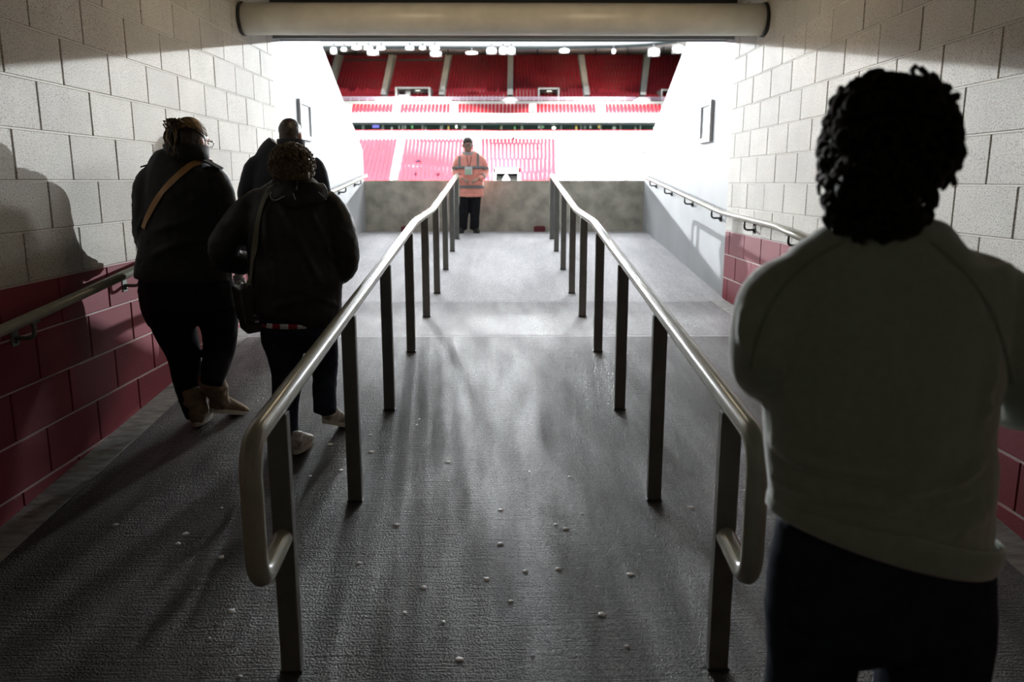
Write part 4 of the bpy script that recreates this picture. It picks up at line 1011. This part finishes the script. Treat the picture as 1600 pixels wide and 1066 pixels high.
# ---- the man ahead of them
def man_ahead():
    p = Person('man with cropped dark hair in a black coat walking ahead of the two women', 6.35, 456); Y = p.Y
    tor = [(228, 438, 472, .0, .07), (236, 424, 486, 0, .09), (247, 402, 496, 0, .11), (275, 393, 500, 0, .125), (320, 394, 499, 0, .125), (380, 393, 501, 0, .13), (430, 392, 503, 0, .14), (462, 391, 504, 0, .14)]
    la = [(412, 250, 0, .06), (398, 262, 0, .074), (388, 285, -.01, .066), (383, 310, .01, .060), (392, 336, .12, .052), (402, 345, .2, .044)]
    ra = [(486, 252, 0, .06), (494, 264, 0, .072), (502, 287, 0, .064), (508, 312, .01, .058), (504, 342, .12, .050), (500, 352, .2, .044)]
    ct, _ = gar(p, tor, (la, ra), .011, 'navy_wool', 'coat', .007, 31, [([(430, 260), (470, 300)], .02, .008)])
    band_ring(p, p.q(455, 227, .0), .088, .082, .075, .010, 'collar', 'navy_wool', ct, -.01, math.pi * .7, math.pi * 2.3, 28, .01)
    z = p.B.z; x = p.B.x
    f1, f2 = Vector((x - .085, Y + .10, F(Y + .1))), Vector((x + .095, Y - .22, F(Y - .22)))
    ll = [(Vector((x - .09, Y, z + .80)), .095), (Vector((x - .09, Y + .05, z + .50)), .075), (Vector((x - .085, Y + .06, z + .28)), .066), (f1 + Vector((0, 0, .09)), .055)]
    rl = [(Vector((x + .09, Y, z + .80)), .095), (Vector((x + .095, Y + .03, z + .50)), .075), (Vector((x + .095, Y - .10, z + .30)), .066), (f2 + Vector((0, 0, .13)), .055)]
    gar(p, [(440, 398, 496, 0, .12), (470, 400, 498, 0, .12)], (ll, rl), .011, 'black_trousers', 'trousers', .005, 3)
    under(p, tor[:-1] + [(470, 400, 498, 0, .11)], (la, ra), (ll, rl))
    for L, sd in ((la, 1), (ra, -1)):
        e = p.q(*L[-1][:3]); d = (e - p.q(*L[-2][:3])).normalized(); p.hand(e + d * .02, d, (0, .2, 1), sd, .9)
    p.head(p.q(455, 213, .01), -.15, 0, 1.02, p.q(455, 238, 0)); p.finish_body(.010)
    p.shoe(f1 + Vector((0, -.07, .012)), .05, .27, 0); p.shoe(f2 + Vector((0, -.07, .012)), -.1, .27, .35)
    H = p.HM; mb = MB(); mb.ell((0, -.018, .038), (.082, .100, .094), nu=20, nv=14); mb.ell((0, -.050, -.01), (.074, .060, .06)); mb.v = [tuple(H @ Vector(v)) for v in mb.v]
    me = remesh(mb, .009, 3); displace(me, lambda co, no: .003 * wr(co, 60, 2) + .002 * wr(co, 120, 5)); p.fin(me, 'hair', 'hair_dark')
man_ahead()

# ---- the steward at the barrier, facing us
def steward():
    p = Person('steward in an orange high-visibility coat and black trousers standing at the concrete barrier', 12.55, 735); Y = p.Y
    tor = [(238, 723, 744, 0, .07), (243, 717, 751, 0, .09), (250, 713, 755, 0, .11), (262, 713, 756, 0, .13), (280, 714, 755, 0, .13), (295, 714, 755, 0, .13), (307, 714, 756, 0, .13)]
    la = [(720, 246, 0, .055), (715.5, 253, 0, .062), (712, 264, .02, .06), (712, 272, -.02, .056), (717, 277, -.12, .05), (722, 279, -.19, .045)]
    ra = [(749, 246, 0, .055), (754, 253, 0, .062), (757.5, 264, .02, .06), (757, 272, -.02, .056), (753, 277, -.12, .05), (748, 279, -.19, .045)]
    ct, tree = gar(p, tor, (la, ra), .011, 'hivis', 'coat', .010, 41, [([(722, 300), (735, 298), (750, 302)], .02, .012)])
    P, R = p.rings(tor)
    def ring_at(py):
        z = p.q(735, py, 0).z; i = min(range(len(P)), key=lambda k: abs(P[k].z - z)); return Vector((P[i].x, P[i].y, z)), R[i]
    for py in (262, 292):
        c, r = ring_at(py); band_ring(p, c, r[0] + .010, r[1] + .010, .042, .005, 'reflective_band', 'reflective', ct)
    for px in (718.5, 746.5):
        pts, nr = surf(tree, [(px, 240), (px, 246), (px, 254), (px, 261)], .006, 5)
        if len(pts) > 3: p.ribbon(pts, nr, .035, .005, 'reflective_brace', 'reflective', ct)
    for L in (la, ra):
        for k, rr in ((2, .07), (4, .060)):
            q = p.q(*L[k][:3]); d = (p.q(*L[k + 1][:3]) - p.q(*L[k - 1][:3])).normalized(); mb = MB(); mb.loft([q - d * .018, q + d * .018], [rr, rr], 18, caps=False); p.part(mb, 'reflective_band', 'reflective', True, ct)
    band_ring(p, p.q(733, 239, .0), .085, .078, .05, .016, 'hood_collar', 'piping', ct, .02, 0, 6.2832, 28, .012)
    mb = MB(); mb.box(p.q(732, 267, -.165), (.115, .02, .125)); bd = p.part(mb, 'badge_pouch', 'scarf_white', False, ct, .004)
    mb = MB(); mb.box(p.q(731.5, 268.5, -.178), (.085, .006, .07)); p.part(mb, 'badge_card', 'badge_green', False, bd)
    mb = MB(); mb.tube([p.q(729, 243, -.13), p.q(732, 262, -.155)], .004, 6); mb.tube([p.q(737, 243, -.13), p.q(733, 262, -.155)], .004, 6); p.part(mb, 'lanyard', 'black_trousers', True, bd)
    z = F(Y); x = p.B.x
    fa, fb = Vector((x - .105, Y - .02, z)), Vector((x + .075, Y + .02, z)); legs = []
    for f_, px in ((fa, 726), (fb, 743)):
        t = p.q(px, 304, 0); legs.append([(t + Vector((0, 0, .05)), .095), (t.lerp(f_, .4), .080), (t.lerp(f_, .6), .073), (f_ + Vector((0, 0, .06)), .070)])
    gar(p, [(298, 718, 751, 0, .11), (309, 718, 751, 0, .11)], legs, .011, 'black_trousers', 'trousers', .006, 5)
    under(p, tor[:-1] + [(306, 718, 751, 0, .1)], (la, ra), legs)
    for L, sd in ((la, -1), (ra, 1)):
        e = p.q(*L[-1][:3]); d = (e - p.q(*L[-2][:3])).normalized(); p.hand(e + d * .02, d, (0, -.2, 1), sd, .7)
    p.head(p.q(731, 227.5, -.02), math.pi + .12, -.12, 1.0, p.q(734, 243, 0)); p.finish_body(.009)
    for f_, yw in ((fa, math.pi - .2), (fb, math.pi + .25)): p.shoe(f_ + Vector((0, .08, .001)), yw, .27, 0, ('black_leather', 'sole_dark'))
    H = p.HM; mb = MB(); mb.ell((0, -.012, .050), (.081, .098, .082), nu=20, nv=14); mb.ell((0, -.06, -.0), (.076, .05, .06)); mb.v = [tuple(H @ Vector(v)) for v in mb.v]
    me = remesh(mb, .009, 3); displace(me, lambda co, no: .003 * wr(co, 60, 2)); p.fin(me, 'hair', 'hair_dark')
    g = MB()
    for sx in (-1, 1): g.tube([H @ Vector((sx * .034 + .024 * math.cos(a), .106, .008 + .016 * math.sin(a))) for a in np.linspace(0, 6.28, 15)], .003, 5); g.tube([H @ Vector((sx * .058, .104, .012)), H @ Vector((sx * .082, 0, .012))], .003, 5)
    p.part(g, 'glasses', 'eye_dark', True)
steward()
